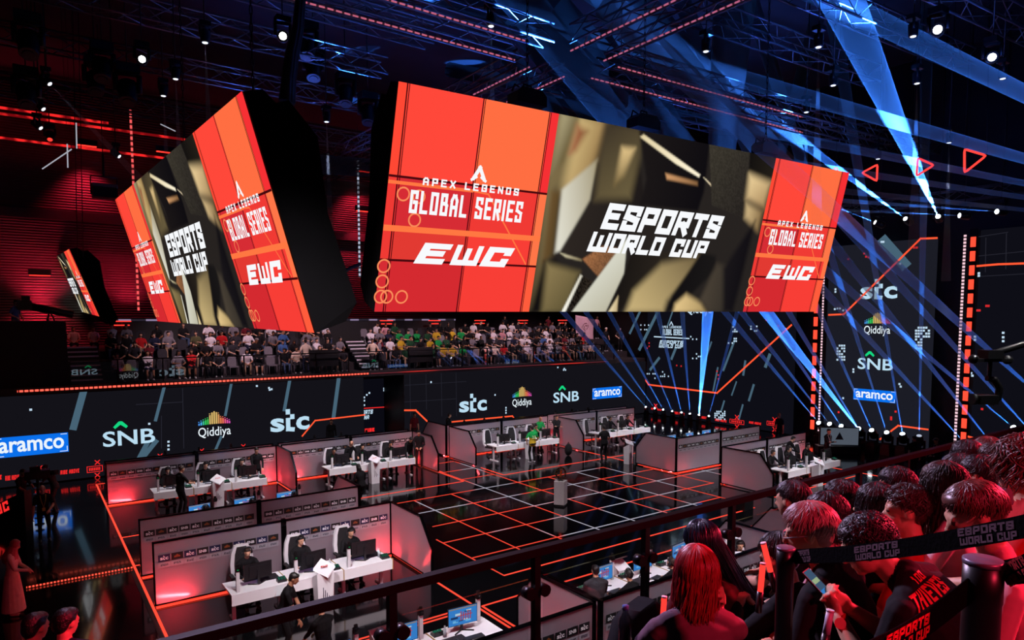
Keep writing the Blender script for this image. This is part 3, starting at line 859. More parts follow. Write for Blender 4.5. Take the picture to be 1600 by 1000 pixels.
def screen(label, o, ex, ey):
    """a hanging screen: red fields, golden picture, lettering, black casing behind a face that leans forward"""
    t = thing('hanging_screen', label, 'hanging screen', o)
    M = affine((0, 0, 0), ex, ey)
    k, W, H = 1.0, WS, HS
    # red fields
    for s0 in (0.0, 0.757):
        mb = MB()
        s1 = s0 + .25 if s0 == 0 else 1.0
        X = lambda p: (s0 + (s1 - s0) * p) * W
        rows = [(0, .39), (.39, .76), (.76, 1.0)]
        cols = [(0, .055), (.055, .5), (.5, .94), (.94, 1)] if s0 == 0 else [(0, .05), (.05, .48), (.48, .9), (.9, 1)]
        cc = [['a', 'b', 'c', 'd'], ['f', 'e', 'f', 'g'], ['e', 'h', 'i', 'j']]
        for (q0, q1), cr in zip(rows, cc):
            for (p0, p1), ck in zip(cols, cr): rect2(mb, X(p0), -q1 * H, X(p1), -q0 * H, M, KI[ck], 0.0)
        rect2(mb, X(.055), -H * .76, X(.5), -H * .61, M, KI['k'], .002)
        rect2(mb, X(.5), -H * .76, X(.94), -H * .61, M, KI['i'], .002)
        sw = .03 * k
        for p in [c[1] for c in cols[:-1]]:
            rect2(mb, X(p) - sw * 1.3, -H, X(p) - sw * .35, 0, M, KI['seam'], .004); rect2(mb, X(p) + sw * .35, -H, X(p) + sw, 0, M, KI['seam'], .004)
        for q in (.39, .76): rect2(mb, X(0), -q * H - sw, X(1), -q * H + sw * .6, M, KI['seam'], .004)
        rect2(mb, X(0), -H * .632, X(1), -H * .605, M, KI['bar'], .006)
        rect2(mb, X(0), -H * .425, X(.5), -H * .41, M, KI['bar'], .006)
        line2(mb, [(X(.5), -H * .418), (X(.6), -H * .425), (X(.92), -H * .75)], .035 * k, M, KI['bar'], .006)
        for (p, q) in ((.09, .465), (.18, .47), (.17, .575), (.06, .93), (.145, .93), (.01, .93), (.02, .79), (.015, .86)):
            ring2(mb, (max(X(p), X(0) + .1), -q * H), .15 * k, .035 * k, M, KI['ring'], .006)
        mb.build('red_field', RM, t)
    # golden picture
    me = bpy.data.meshes.new('gold_field'); ny, nx = GI.shape[:2]
    P = [tuple(M @ Vector((GU[i] * k, -GV[j] * k, 0.0))) for j in range(ny) for i in range(nx)]
    F = [(j * nx + i, (j + 1) * nx + i, (j + 1) * nx + i + 1, j * nx + i + 1) for j in range(ny - 1) for i in range(nx - 1)]
    me.from_pydata(P, [], F)
    ca = me.color_attributes.new('Col', 'FLOAT_COLOR', 'POINT')
    ca.data.foreach_set('color', np.concatenate([GI.reshape(-1, 3), np.ones((ny * nx, 1))], 1).astype(np.float32).ravel())
    me.materials.append(em_attr('gold_picture', 'Col', 1.25)); link('gold_field', me, t)
    # lettering, placed in fractions of each field
    wi = KI['white']
    for s0, s1 in ((0.0, .25), (.757, 1.0)):
        mb = MB()
        X = lambda p: (s0 + (s1 - s0) * p) * W
        Y = lambda q: -q * H
        line2(mb, [(X(.492), Y(.358)), (X(.525), Y(.308)), (X(.558), Y(.358))], .085 * k, M, wi, .012)
        line2(mb, [(X(.482), Y(.366)), (X(.508), Y(.352))], .06 * k, M, wi, .012); line2(mb, [(X(.542), Y(.352)), (X(.568), Y(.366))], .06 * k, M, wi, .012)
        mb.build('triangle_emblem', RM, t); mb = MB()
        V, F = stroke_text('APEX LEGENDS', .75, .55, .22); lay(mb, V, F, (X(.19), Y(.418), X(.80), Y(.380)), M, wi, .012)
        mb.build('lettering', RM, t); mb = MB()
        V, F = stroke_text('GLOBAL SERIES', .48, .28, .165); lay(mb, V, F, (X(.13), Y(.548), X(.845), Y(.440)), M, wi, .012)
        mb.build('lettering', RM, t); mb = MB()
        for n_, (p0, p1, ch) in enumerate(((.19, .42, 'E'), (.41, .62, 'W'), (.60, .83, 'C'))):
            V, F = stroke_text(ch, .9, .2, .27, .3); lay(mb, V, F, (X(p0), Y(.772), X(p1), Y(.674)), M, wi, .012)
        mb.build('lettering', RM, t)
    mb = MB()
    V, F = stroke_text('ESPORTS', .85, .14, .25, .28); lay(mb, V, F, (W * .362, -H * .548, W * .648, -H * .398), M, wi, .012)
    mb.build('lettering', RM, t); mb = MB()
    V, F = stroke_text('WORLD CUP', .85, .14, .26, .28); lay(mb, V, F, (W * .342, -H * .672, W * .622, -H * .558), M, wi, .012)
    mb.build('lettering', RM, t)
    # casing: outline of the end (depth behind the face, height below the top) pushed along the long edge
    back = Vector((ey.x, ey.y, 0)); back = (back - ex * (back.dot(ex) / ex.dot(ex))); back.z = 0; back.normalize()
    m = ex.length
    foot = ey * HS
    pts = [back * (d * m) + Vector((0, 0, zz * m)) for d, zz in ((0, 0), (.35, .11), (.6, -.1), (.85, 0), (1.42, -.6), (1.6, -2.1), (2.2, -3.9), (1.95, -4.3))]
    pts.append(foot)
    mb = MB(); mb.prism([p + back * 0.03 for p in pts], ex * WS, 0)
    mb.build('casing', pm('screen_casing', (5, 4, 6), 0.9, var=0.3, scale=2, spec=.1), t)
    return t


scrA = screen('largest hanging screen, facing the near tier, red and gold with white lettering', A0, AX, AY)
scrL = screen('hanging screen turned side-on left of the largest one, wide black casing at its right', L0, LX, LY)
scrS = screen('small far hanging screen above the left end of the balcony', S0, SX, SY)

chain_mat = pm('chain_steel', (24, 24, 28), 0.4, 0.8, var=0.4, scale=40)
motor_mat = pm('hoist_black', (12, 12, 14), 0.5, 0.3)


def chain(label, top, bottom):
    """a lifting chain: alternate links crosswise"""
    mb = MB(); top, bottom = Vector(top), Vector(bottom); L = (top - bottom).length; n = max(6, int(L / 0.16))
    for i in range(n):
        p = bottom.lerp(top, (i + .5) / n); r = .028
        a = (r, 0) if i % 2 else (0, r)
        mb.tube([p + Vector((a[0] * math.cos(q), a[1] * math.cos(q), .105 * math.sin(q))) for q in [2 * PI * j / 8 for j in range(9)]], .011, 4, 0, False)
    return tag(mb.build('lifting_chain', chain_mat), label, 'chain')


for i, (px, s_) in enumerate(((838, .21), (1022, .44), (1212, .755))):
    p = A0 + AX * (WS * s_) + Vector((0, .35, .16))
    t = thing('chain_hoist', 'black hoist box on the largest screen, ' + ('above its left red field', 'above its gold picture', 'above its right red field')[i], 'hoist', p, 0.0, 'chain hoists on the largest screen')
    mb = MB(); mb.prism([(-.42, -.2, 0), (.42, -.2, 0), (.42, -.2, .22), (.28, -.2, .34), (-.28, -.2, .34), (-.42, -.2, .22)], (0, .4, 0)); mb.build('housing', motor_mat, t)
    mb = MB(); mb.tube([(-.14, 0, .33), (-.1, 0, .46), (.1, 0, .46), (.14, 0, .33)], .025, 6); mb.tube([(-.35, .1, .3), (-.25, .15, .48), (-.1, .1, .4)], .02, 6); mb.build('lifting_eye', chain_mat, t)
    chain('lifting chain of the largest screen, ' + ('above its left red field', 'above its gold picture', 'above its right red field')[i], p + Vector((0, 0, 5.2)), p + Vector((0, 0, .45)))
for i, (s_, lab) in enumerate(((.98, 'lifting chain over the near corner of the side-on screen'), (.62, 'lifting chain over the middle of the side-on screen'))):
    p = L0 + LX * (WS * s_) + Vector((.3, 0, .1)); chain(lab, p + Vector((0, 0, 6)), p)
mb = MB()
q = [ony(470, 0, -8.3), ony(466, 45, -8.3), ony(457, 85, -8.3), ony(452, 125, -8.3), ony(449, 160, -8.3)]
for d in (-.07, 0, .06, .02): mb.tube([q[0] + Vector((d * .5, d, 3))] + [p + Vector((d, d * .8, 0)) for p in q], [.05, .06, .07, .09, .1, .12], 7)
tag(mb.build('cable_bundle', pm('cable_black', (10, 10, 11), .6)), 'thick black cable bundle dropping into the side-on screen', 'cable')
mb = MB()
p0 = Vector(ony(478, 195, -8.4)); p1 = onx(562, 413, -4.6); mid = ony(500, 370, -8.5)
mb.tube([p0, p0.lerp(mid, .5) + Vector((0, 0, -.2)), mid, mid.lerp(p1, .5) + Vector((0, 0, -.45)), p1], .045, 7)
tag(mb.build('power_cable', MATS['cable_black']), 'black cable sagging between the two big hanging screens', 'cable')
# ================================================================== roof rig
truss_mat = pm('truss_aluminium', (120, 122, 130), 0.35, 0.9, var=0.2, scale=6)


def truss_mesh(p0, p1, w=0.5, h=0.5, step=0.8, r=0.035):
    """box truss: four chords, upright webs and zig-zag diagonals"""
    mb = MB(); p0, p1 = Vector(p0), Vector(p1); d = p1 - p0; L = d.length; d.normalize()
    s = d.cross(Vector((0, 0, 1))).normalized() * (w / 2); u = Vector((0, 0, h / 2))
    cs = [s + u, -s + u, -s - u, s - u]
    for c in cs: mb.tube([p0 + c, p1 + c], r, 5, 0, True)
    n = max(2, int(L / step))
    for i in range(n):
        a, b = p0 + d * (L * i / n), p0 + d * (L * (i + 1) / n)
        for k in range(4):
            c0, c1 = cs[k], cs[(k + 1) % 4]
            if i % 2: c0, c1 = c1, c0
            mb.tube([a + c0, b + c1], r * .5, 4, 0, False)
    return mb


TR = []
for i, (p0, p1, w, lab) in enumerate([
    ((-20, -5.4, 14.75), (0.9, -5.4, 14.75), .5, 'roof truss running left of the rig crossing, far side'),
    ((-20, -6.75, 14.75), (0.9, -6.75, 14.75), .5, 'roof truss running left of the rig crossing, near side'),
    ((3.6, -5.6, 14.75), (24, -6.2, 14.75), .5, 'roof truss running right of the rig crossing, far side'),
    ((3.6, -6.8, 14.75), (24, -7.3, 14.75), .5, 'roof truss running right of the rig crossing, near side'),
    ((1.55, -7.2, 14.75), (1.55, -20, 14.75), .5, 'roof truss coming towards the tier, left of its pair'),
    ((2.9, -7.2, 14.75), (2.9, -20, 14.75), .5, 'roof truss coming towards the tier, right of its pair'),
    ((1.4, -4.9, 14.75), (1.4, 18, 14.75), .5, 'roof truss going away behind the largest screen, left of its pair'),
    ((2.8, -4.9, 14.75), (2.8, 18, 14.75), .5, 'roof truss going away behind the largest screen, right of its pair'),
    ((4.5, -8.9, 15.6), (14, -9.3, 15.6), .6, 'blue lit roof truss over the right end of the largest screen'),
    ((5.5, -11.0, 15.9), (16, -11.6, 15.9), .6, 'roof truss above the fat steep beam'),
    ((7.0, -13.6, 15.6), (18, -14.4, 15.6), .6, 'roof truss carrying two glaring white lamps'),
    ((9, -3.0, 15.4), (22, -3.4, 15.4), .6, 'roof truss far behind the right end of the largest screen'),
    ((5, -1.0, 16.0), (20, -1.0, 16.0), .6, 'roof truss deep in the roof behind the largest screen'),
    ((-16, -1.5, 16.2), (0, -1.5, 16.2), .6, 'roof truss over the side-on screen, nearest of three'),
    ((-16, 2.0, 16.2), (0, 2.0, 16.2), .6, 'roof truss over the side-on screen, middle of three'),
    ((-16, 6.5, 16.2), (6, 6.5, 16.2), .6, 'roof truss over the side-on screen, farthest of three'),
    ((-18, 12, 16.0), (22, 12, 16.0), .7, 'long roof truss above the balcony edge'),
    ((23.7, 8, 12.4), (23.7, -12.5, 12.4), .5, 'truss along the top of the far led walls')]):
    TR.append(tag(truss_mesh(p0, p1, w, w).build('roof_truss', truss_mat), lab, 'truss', 'roof trusses'))

led_pink = em_dots('led_tape_x', (235, 120, 150), 0.62, 'X', .22, .7)
led_pink_y = em_dots('led_tape_y', (225, 120, 160), 0.62, 'Y', .22, .7)
for (p0, p1, lab) in [((-20, -5.4), (.7, -5.4), 'pink led tape under the far left rig truss'), ((-20, -6.7), (.1, -6.7), 'pink led tape under the near left rig truss'),
                      ((3.6, -5.6), (15, -6.0), 'pink led tape under the far right rig truss'), ((3.6, -6.8), (13, -7.2), 'pink led tape under the near right rig truss'),
                      ((1.6, -6.9), (1.6, -20), 'pink led tape under the left truss towards the tier'), ((2.9, -6.9), (2.9, -20), 'pink led tape under the right truss towards the tier'),
                      ((1.4, -5.2), (1.4, -2), 'pink led tape under the left truss behind the screen'), ((2.8, -5.2), (2.8, -2), 'pink led tape under the right truss behind the screen')]:
    x = abs(p1[0] - p0[0]) > abs(p1[1] - p0[1])
    mb = MB(); mb.tube([(p0[0], p0[1], 14.44), (p1[0], p1[1], 14.44)], .022, 6)
    tag(mb.build('led_tape', led_pink if x else led_pink_y), lab, 'led tape', 'led tapes under the roof rig')

# red rails and vertical light lines on the rear wall
red_tape = em_noise('red_tape', (255, 40, 40), (120, 8, 14), 1.0, 2.2)
for lab, z, x0, x1 in (('upper red light rail high on the rear wall', 17.4, -22, -7.2), ('second red light rail high on the rear wall', 17.1, -22, -3.2), ('lower red light rail high on the rear wall', 15.9, -22, -2.0)):
    mb = MB(); mb.box((x0, 21.4, z - .05), (x1, 21.55, z + .05)); tag(mb.build('light_rail', red_tape), lab, 'light rail', 'red rails on the rear wall')
vt = em_dots('vertical_tape', (255, 96, 96), 1.0, 'Z', .3, .6)
vw = em_dots('vertical_tape_white', (205, 215, 240), .7, 'Z', .3, .55)
for lab, x, z0, z1, m in (('vertical red light line left of the side-on screen', -6.2, 7.2, 18.1, vt), ('vertical pale light line seen between the two big screens', 6.95, 9.5, 17.2, vw)):
    t = thing('light_line', lab, 'light line'); MB().box((x - .05, 20.7, z0), (x + .05, 20.8, z1)).build('led_strip', m, t); MB().tube([(x, 20.75, z1), (x, 20.75, 19.495)], .012, 5).build('hanging_wire', chain_mat, t)
for lab, px, y0, y1 in (('thin white light tube hung far left, upright', 119, 192, 232), ('short white light tube hung far left, upright', 105, 225, 262)):
    a = at(px, y0, 26); b = at(px + 1, y1, 26); t = thing('light_tube', lab, 'light tube'); MB().tube([a, b], .025, 6).build('tube', em('tube_white', (225, 225, 240), .5), t); MB().tube([a, (a.x, a.y, 19.495)], .006, 4).build('hanging_wire', chain_mat, t)
for lab, a, b in (('slanted white light tube hung at far left', (112, 233), (66, 264)), ('slanted white light tube left of the side-on screen', (251, 194), (274, 205))):
    t = thing('light_tube', lab, 'light tube'); a, b = at(*a, 26), at(*b, 26); MB().tube([a, b], .022, 6).build('tube', MATS['tube_white'], t)
    for q in (a, b): MB().tube([q, (q.x, q.y, 19.495)], .006, 4).build('hanging_wire', chain_mat, t)
for lab, px, y1, d in (('thin hanging wire at far left', 113, 400, 26), ('second thin hanging wire at far left', 122, 400, 26), ('thin hanging wire right of the three red triangles', 1546, 250, 26)):
    a = at(px, 0, d) ; b = at(px + (8 if px < 800 else -4), y1, d); mb = MB(); mb.tube([a, b], .015, 5); tag(mb.build('hanging_wire', chain_mat), lab, 'wire')

# --- lamps
lamp_black = pm('lamp_black', (11, 11, 13), .45, .2)
lens_white = em('lens_white', (240, 246, 255), 6.0)
lens_dim = em('lens_dim', (190, 200, 220), .9)
lens_glare = em('lens_glare', (250, 252, 255), 9.0)
lens_red = em('lens_red', (255, 50, 40), 2.0)
HAZE = haze_mat('show_haze', 0.085)
HAZE2 = haze_mat('show_haze_thin', 0.02)


def moving_head(label, loc, target, lens, size=1.0, hang=True, group=None):
    """moving-head lamp: base, yoke with two arms, head with lens pointing at target"""
    t = thing('moving_head_lamp', label, 'stage lamp', loc, 0, group)
    s = size; up = 1 if hang else -1
    d = (Vector(target) - Vector(loc)).normalized()
    mb = MB(); mb.prism([(-.2 * s, -.16 * s, up * .36 * s), (.2 * s, -.16 * s, up * .36 * s), (.2 * s, .16 * s, up * .36 * s), (-.2 * s, .16 * s, up * .36 * s)], (0, 0, up * .16 * s)); mb.build('base', lamp_black, t)
    az = math.atan2(d.y, d.x) + PI / 2; c, n = math.cos(az), math.sin(az)
    mb = MB()
    for q in (-1, 1):
        a = Vector((c * .2 * s * q, n * .2 * s * q, 0)); mb.tube([a, a + Vector((0, 0, up * .34 * s))], .05 * s, 6)
    mb.tube([Vector((-c * .2 * s, -n * .2 * s, up * .35 * s)), Vector((c * .2 * s, n * .2 * s, up * .35 * s))], .05 * s, 6); mb.build('yoke', lamp_black, t)
    mb = MB(); mb.tube([-d * .26 * s, -d * .2 * s, -d * .05 * s, d * .16 * s, d * .22 * s], [.1 * s, .17 * s, .17 * s, .155 * s, .15 * s], 14); mb.build('lamp_head', lamp_black, t)
    mb = MB(); mb.tube([d * .22 * s, d * .235 * s], [.10 * s, .09 * s], 14); mb.build('lens', lens, t)
    if hang: MB().tube([(0, 0, .52 * s), (0, 0, 19.495 - loc[2])], .02, 5).build('drop_pipe', lamp_black, t)
    else: MB().box((-.24 * s, -.2 * s, -loc[2] + .005), (.24 * s, .2 * s, -.5 * s)).build('support_case', lamp_black, t)
    return t, Vector(loc) + d * .24 * s


def beam(label, p, d, length, r0, half, energy, color, haze, group, spread=None):
    """haze lit by its own lamp: a narrow disk light and the slug of haze it passes through"""
    d = Vector(d).normalized(); p = Vector(p)
    add_light('SPOT', 'beam_light', p, p + d, energy * 520, color, .02, math.degrees(half) * 2.5, .4)
    mb = MB(); n = 6; mb.tube([p + d * (.05 + length * i / n) for i in range(n + 1)], [.008 + math.tan(half) * length * i / n for i in range(n + 1)], 16)
    return tag(mb.build('light_beam', haze), label, 'light beam', group, 'stuff')


BLUE = (0.04, 0.21, 1.0)
ORD = ['first', 'second', 'third', 'fourth', 'fifth', 'sixth', 'seventh', 'eighth', 'ninth', 'tenth', 'eleventh', 'twelfth']
# the row of eight at the foot of the far wall
ends = [((917, 530), 40), ((935, 515), 40), ((951, 487), 38), ((985, 487), 38), ((1027, 487), 36), ((1066, 487), 36), ((1110, 487), 36), ((1152, 487), 36)]
lamps = [(1010, 637), (1024, 639.5), (1037, 641.5), (1051, 644), (1065, 646), (1078, 648), (1092, 650), (1107, 652)]
for i, ((lx, ly), (e, dp)) in enumerate(zip(lamps, ends)):
    p = onx(lx, ly, XW - 1.0); q = at(e[0], e[1], dp)
    t, lp = moving_head('stage lamp under the far led wall, %s of eight from the left' % ORD[i], p, q, lens_white, .6, False, 'lamps at the far wall')
    beam('thin blue beam fanning up from the far wall, %s of eight from the left' % ORD[i], lp, q - p, 24, .1, .011, 1300, BLUE, HAZE, 'blue beams from the far wall') if i != 6 else None
# the row at the foot of the sponsor column and on to the right
L2 = [((1282, 664), (1200, 567), 33), ((1299, 666), (1200, 540), 32), ((1317, 670), (1200, 495), 31), ((1344, 674), (1232, 487), 30), ((1364, 677), (1280, 487), 30), ((1387, 681), (1327, 490), 30), ((1411, 684), (1377, 480), 30), ((1436, 688), (1440, 480), 30),
      ((1515, 700), (1330, 500), 27), ((1560, 706), (1380, 480), 26), ((1588, 672), (1460, 565), 27), ((1625, 690), (1490, 540), 26), ((1660, 650), (1560, 560), 25)]
for i, (l, e, dp) in enumerate(L2):
    p = onx(l[0], l[1], XW - 1.3); q = at(e[0], e[1], dp)
    w = 'by the sponsor column, %s of thirteen from the left' % (ORD[i] if i < 12 else 'last')
    t, lp = moving_head('black stage lamp with yoke ' + w, p, q, lens_white if i != 7 else lens_dim, 1.15, False, 'row of lamps by the sponsor column')
    beam('blue beam rising ' + w, lp, q - p, 26, .11, .012, 1500, BLUE, HAZE, 'blue beams by the sponsor column')
# the row along the top of the led walls
L3 = [((1330, 353), (1305, 347), 35, 900), ((1374, 350), (1310, 325), 33, 900), ((1419, 345), (1320, 272), 30, 2600), ((1467, 341), (1400, 190), 24, 3400),
      ((1507, 337), (1325, 329), 30, 700), ((1564, 331), (1320, 314), 27, 800)]
for i, (l, e, dp, en) in enumerate(L3):
    p = onx(l[0], l[1], XW - 2.0); q = at(e[0], e[1], dp)
    w = 'above the led walls, %s of six from the left' % ORD[i]
    t, lp = moving_head('bright stage lamp ' + w, p, q, lens_glare, 1.0, True, 'lamps on the far truss')
    beam('blue beam from the lamp ' + w, lp, q - p, 30, .12, (.013, .015, .026, .033, .011, .011)[i], en, BLUE, HAZE, 'blue beams from the far truss')
# lamps off to the right throwing level beams across the roof
L4 = [((1640, 332), (1320, 299), 27), ((1680, 320), (1372, 275), 26), ((1700, 306), (1295, 226), 24), ((1750, 290), (1200, 135), 23), ((1720, 205), (1375, 36), 20)]
for i, (l, e, dp) in enumerate(L4):
    p = at(l[0], l[1], dp - 3); q = at(e[0], e[1], dp); p = p + (p - q).normalized() * 7
    beam('long level blue beam from the right, %s of five from the bottom' % ORD[i], p, q - p, 31, .12, (.008, .009, .010, .015, .022)[i], 1600 + 2000 * i, BLUE, HAZE, 'level beams under the roof')
# two beams from the stage floor that show above the largest screen
for i, (l, e, dp, w) in enumerate((((1346, 676), (968, 195), 21, 'sloping down to the right above the gold picture'), ((1092, 650), (1130, 210), 22, 'standing almost upright above the gold picture'))):
    p = onx(l[0], l[1], XW - 1.6); q = at(e[0], e[1], dp)
    beam('wide blue beam ' + w, p, q - p, 34, .12, .019, 8000, BLUE, HAZE, 'wide beams above the largest screen')
# roof lamps: four glaring ones and many small ones
for (px, py, dp, sz, lab) in ((222, 93, 20, .95, 'left of the side-on screen'), (442, 57, 18, .95, 'above the side-on screen'), (1465, 47, 17.5, 1.05, 'at upper right, left of a pair'), (1550, 90, 18.5, 1.0, 'at upper right, right of a pair')):
    p = at(px, py, dp); moving_head('glaring white roof lamp ' + lab, p, CAM + Vector((0, 0, 1)), lens_glare, sz, True, 'glaring roof lamps')
SM = [(320, 57, 18.5, 0, 'over the far part of the side-on screen', 1), (274, 115, 21, 0, 'near the far top corner of the side-on screen', 1), (255, 142, 22.5, 0, 'left of the side-on screen, at its far top corner', 1), (510, 183, 24, 0, 'between the two big screens', 1),
      (767, 31, 18, 0, 'above the left red field of the largest screen', 1), (1279, 64, 18.5, 0, 'over the right end of the blue truss', 1), (1260, 168, 24, 0, 'above the right red field of the largest screen', 1), (1433, 122, 21, 0, 'right of the fat steep beam', 1),
      (72, 125, 22, 0, 'high at the far left', 1), (62, 165, 23, 0, 'at the far left, under another', 0), (58, 195, 24, 0, 'at the far left, lowest of a hanging chain', 0), (181, 240, 26, 0, 'left of the far end of the side-on screen', 0),
      (1103, 71, 19, 0, 'beside the blue lit truss', 0), (1427, 47, 18, 0, 'left of the glaring pair', 0), (1483, 216, 25, 0, 'above the three red triangles', 1), (1372, 242, 28, 0, 'above the leftmost red triangle', 0), (1567, 114, 20, 0, 'below the glaring pair', 0), (1302, 125, 21, 0, 'on the dark truss left of the fat beam', 0)]
for (px, py, dp, r, lab, b) in SM:
    p = at(px, py, dp); q = Vector((p.x + (.9 if px < 200 else .1), p.y - .2, 3.0)) if px >= 200 else Vector((p.x + 5, p.y - 3, 8))
    t, lp = moving_head('small roof lamp ' + lab, p, q, em('lens_small', (225, 232, 245), 2.0), .75, True, 'small roof lamps')
    if b: beam('faint pale beam from the lamp ' + lab, lp, q - p, 5.0, .1, .03, 26, (.55, .65, 1), HAZE2, 'faint beams under the roof lamps')
t, lp = moving_head('roof lamp glowing red at far left', at(78, 213, 27), at(78, 400, 24), lens_red, .9, True)
# dark lamp bodies hanging in the roof haze
for i, (px, py, dp, lab) in enumerate(((480, 75, 24, 'over the gap between the big screens'), (490, 110, 26, 'over the gap, lower'), (540, 150, 27, 'nearest the top left corner of the largest screen'), (575, 180, 28, 'beside the left casing of the largest screen'), (160, 110, 23, 'left of the glaring lamp'), (150, 130, 24, 'far left beside the wires'), (970, 150, 24, 'above the gold picture'), (200, 145, 22, 'under the glaring lamp'), (45, 70, 20, 'top of the hanging chain at far left'), (42, 150, 22, 'middle of the hanging chain at far left'))):
    moving_head('unlit roof lamp ' + lab, at(px, py, dp), at(px, 700, dp - 4), lamp_black, 1.7, True, 'unlit roof lamps')

# red wall washes on the rear wall
WASH = ((62, 430, -10.6, 'behind the far small screen'), (135, 228, -8.0, 'upper left of the rear wall'), (258, 238, -4.5, 'behind the side-on screen'), (566, 268, 8.6, 'between the two big screens'), (566, 330, 8.6, 'low between the two big screens'))
for (px, py, x, lab) in WASH:
    p = ony(px, py, 21.0)
    t = thing('wall_washer', 'red wall washer lamp ' + lab, 'wall lamp', (p.x, 20.9, p.z), 0, 'red washers on the rear wall')
    mb = MB(); mb.box((-.5, -.12, 0), (.5, .12, .3)); mb.build('housing', lamp_black, t)
    mb = MB(); mb.box((-.45, -.1, -.04), (.45, .1, -.005)); mb.build('lens', lens_red, t)
    down = lab != 'behind the far small screen'
    add_light('SPOT', 'red_wash', (p.x, 20.7, p.z - .2), (p.x, 22.0, p.z - 4.5), 1700, (1, .02, .06), .2, 80, .9)
for x, z in ((-10.6, 6.8), (-6.5, 6.8), (2.5, 6.8), (11, 6.6), (16, 6.6), (21, 6.6)):
    add_light('SPOT', 'red_wash', (x, 20.6, z), (x, 22.0, z + 4), 1500 if x < -8 else 900, (1, .02, .07), .2, 90, .9)

# neon triangles high at the right
neon = em('neon_red', (255, 60, 52), 1.6)
for lab, P, dp in (('smallest and leftmost red neon triangle pointing left', [(1347, 270), (1371, 257), (1370, 283)], 28), ('middle red neon triangle pointing right', [(1434, 247), (1459, 258), (1432, 275)], 26), ('largest red neon triangle with rounded corners at right', [(1507, 233), (1541, 243), (1507, 270)], 24)):
    Q = [at(x, y, dp) for x, y in P]; path = []
    for i in range(3):
        a, b, c = Q[i - 1], Q[i], Q[(i + 1) % 3]
        for t_ in (0, .5, 1):
            u = b.lerp(a, .12); v = b.lerp(c, .12); path.append(u.lerp(b, t_ * .0).lerp(v, t_) if t_ != .5 else b.lerp(u.lerp(v, .5), .35))
    path.append(path[0])
    t = thing('neon_triangle', lab, 'neon triangle', Q[0], 0, 'red neon triangles'); mb = MB(); mb.tube([p - Q[0] for p in path], .04, 8, 0, False); mb.build('neon_tube', neon, t)
    top = max(Q, key=lambda p: p.z) - Q[0]; MB().tube([top, (top.x, top.y, 19.495 - Q[0].z)], .008, 4).build('hanging_wire', chain_mat, t)
t = thing('neon_ring', 'tiny red neon ring over the top right corner of the largest screen', 'neon ring'); mb = MB(); c = at(1306, 265, 25); mb.tube([c + RT * (.07 * math.cos(q)) + UP * (.07 * math.sin(q)) for q in [2 * PI * i / 16 for i in range(17)]], .015, 6, 0, False)
mb.build('neon_tube', neon, t); MB().tube([c + UP * .07, (c.x, c.y, 19.495)], .006, 4).build('hanging_wire', chain_mat, t)
# projector hanging on its frame at left
p = at(163, 298, 30); t = thing('projector', 'grey box projector hanging in a black frame left of the side-on screen', 'projector', p)
mb = MB(); mb.box((-.45, -.35, -.32), (.45, .35, .12)); mb.build('housing', lamp_black, t)
mb = MB(); mb.box((-.47, -.37, .12), (.47, .37, .26)); mb.build('top_cover', pm('projector_grey', (120, 124, 135), .4), t)
mb = MB()
for q in (-.5, .5): mb.tube([(q, 0, -.2), (q, 0, .6)], .03, 5)
mb.tube([(-.5, 0, .6), (.5, 0, .6)], .03, 5); mb.tube([(0, 0, .6), (0, 0, 1.6)], .05, 5); mb.tube([(0, 0, 1.5), (0, 0, 19.495 - p.z)], .02, 5); mb.build('hanging_frame', lamp_black, t)
# ================================================================== figures
def V3(*a): return Vector(a)


def ik(a, b, l1, l2, pole):
    """middle joint of a two-bone limb from a to b, bent towards pole"""
    a, b, pole = Vector(a), Vector(b), Vector(pole)
    d = b - a; L = min(d.length, (l1 + l2) * .999); u = d.normalized()
    x = (l1 * l1 - l2 * l2 + L * L) / (2 * L); h = math.sqrt(max(0, l1 * l1 - x * x))
    w = pole - u * pole.dot(u)
    w = w.normalized() if w.length > 1e-6 else Vector((0, 0, 1))
    return a + u * x + w * h


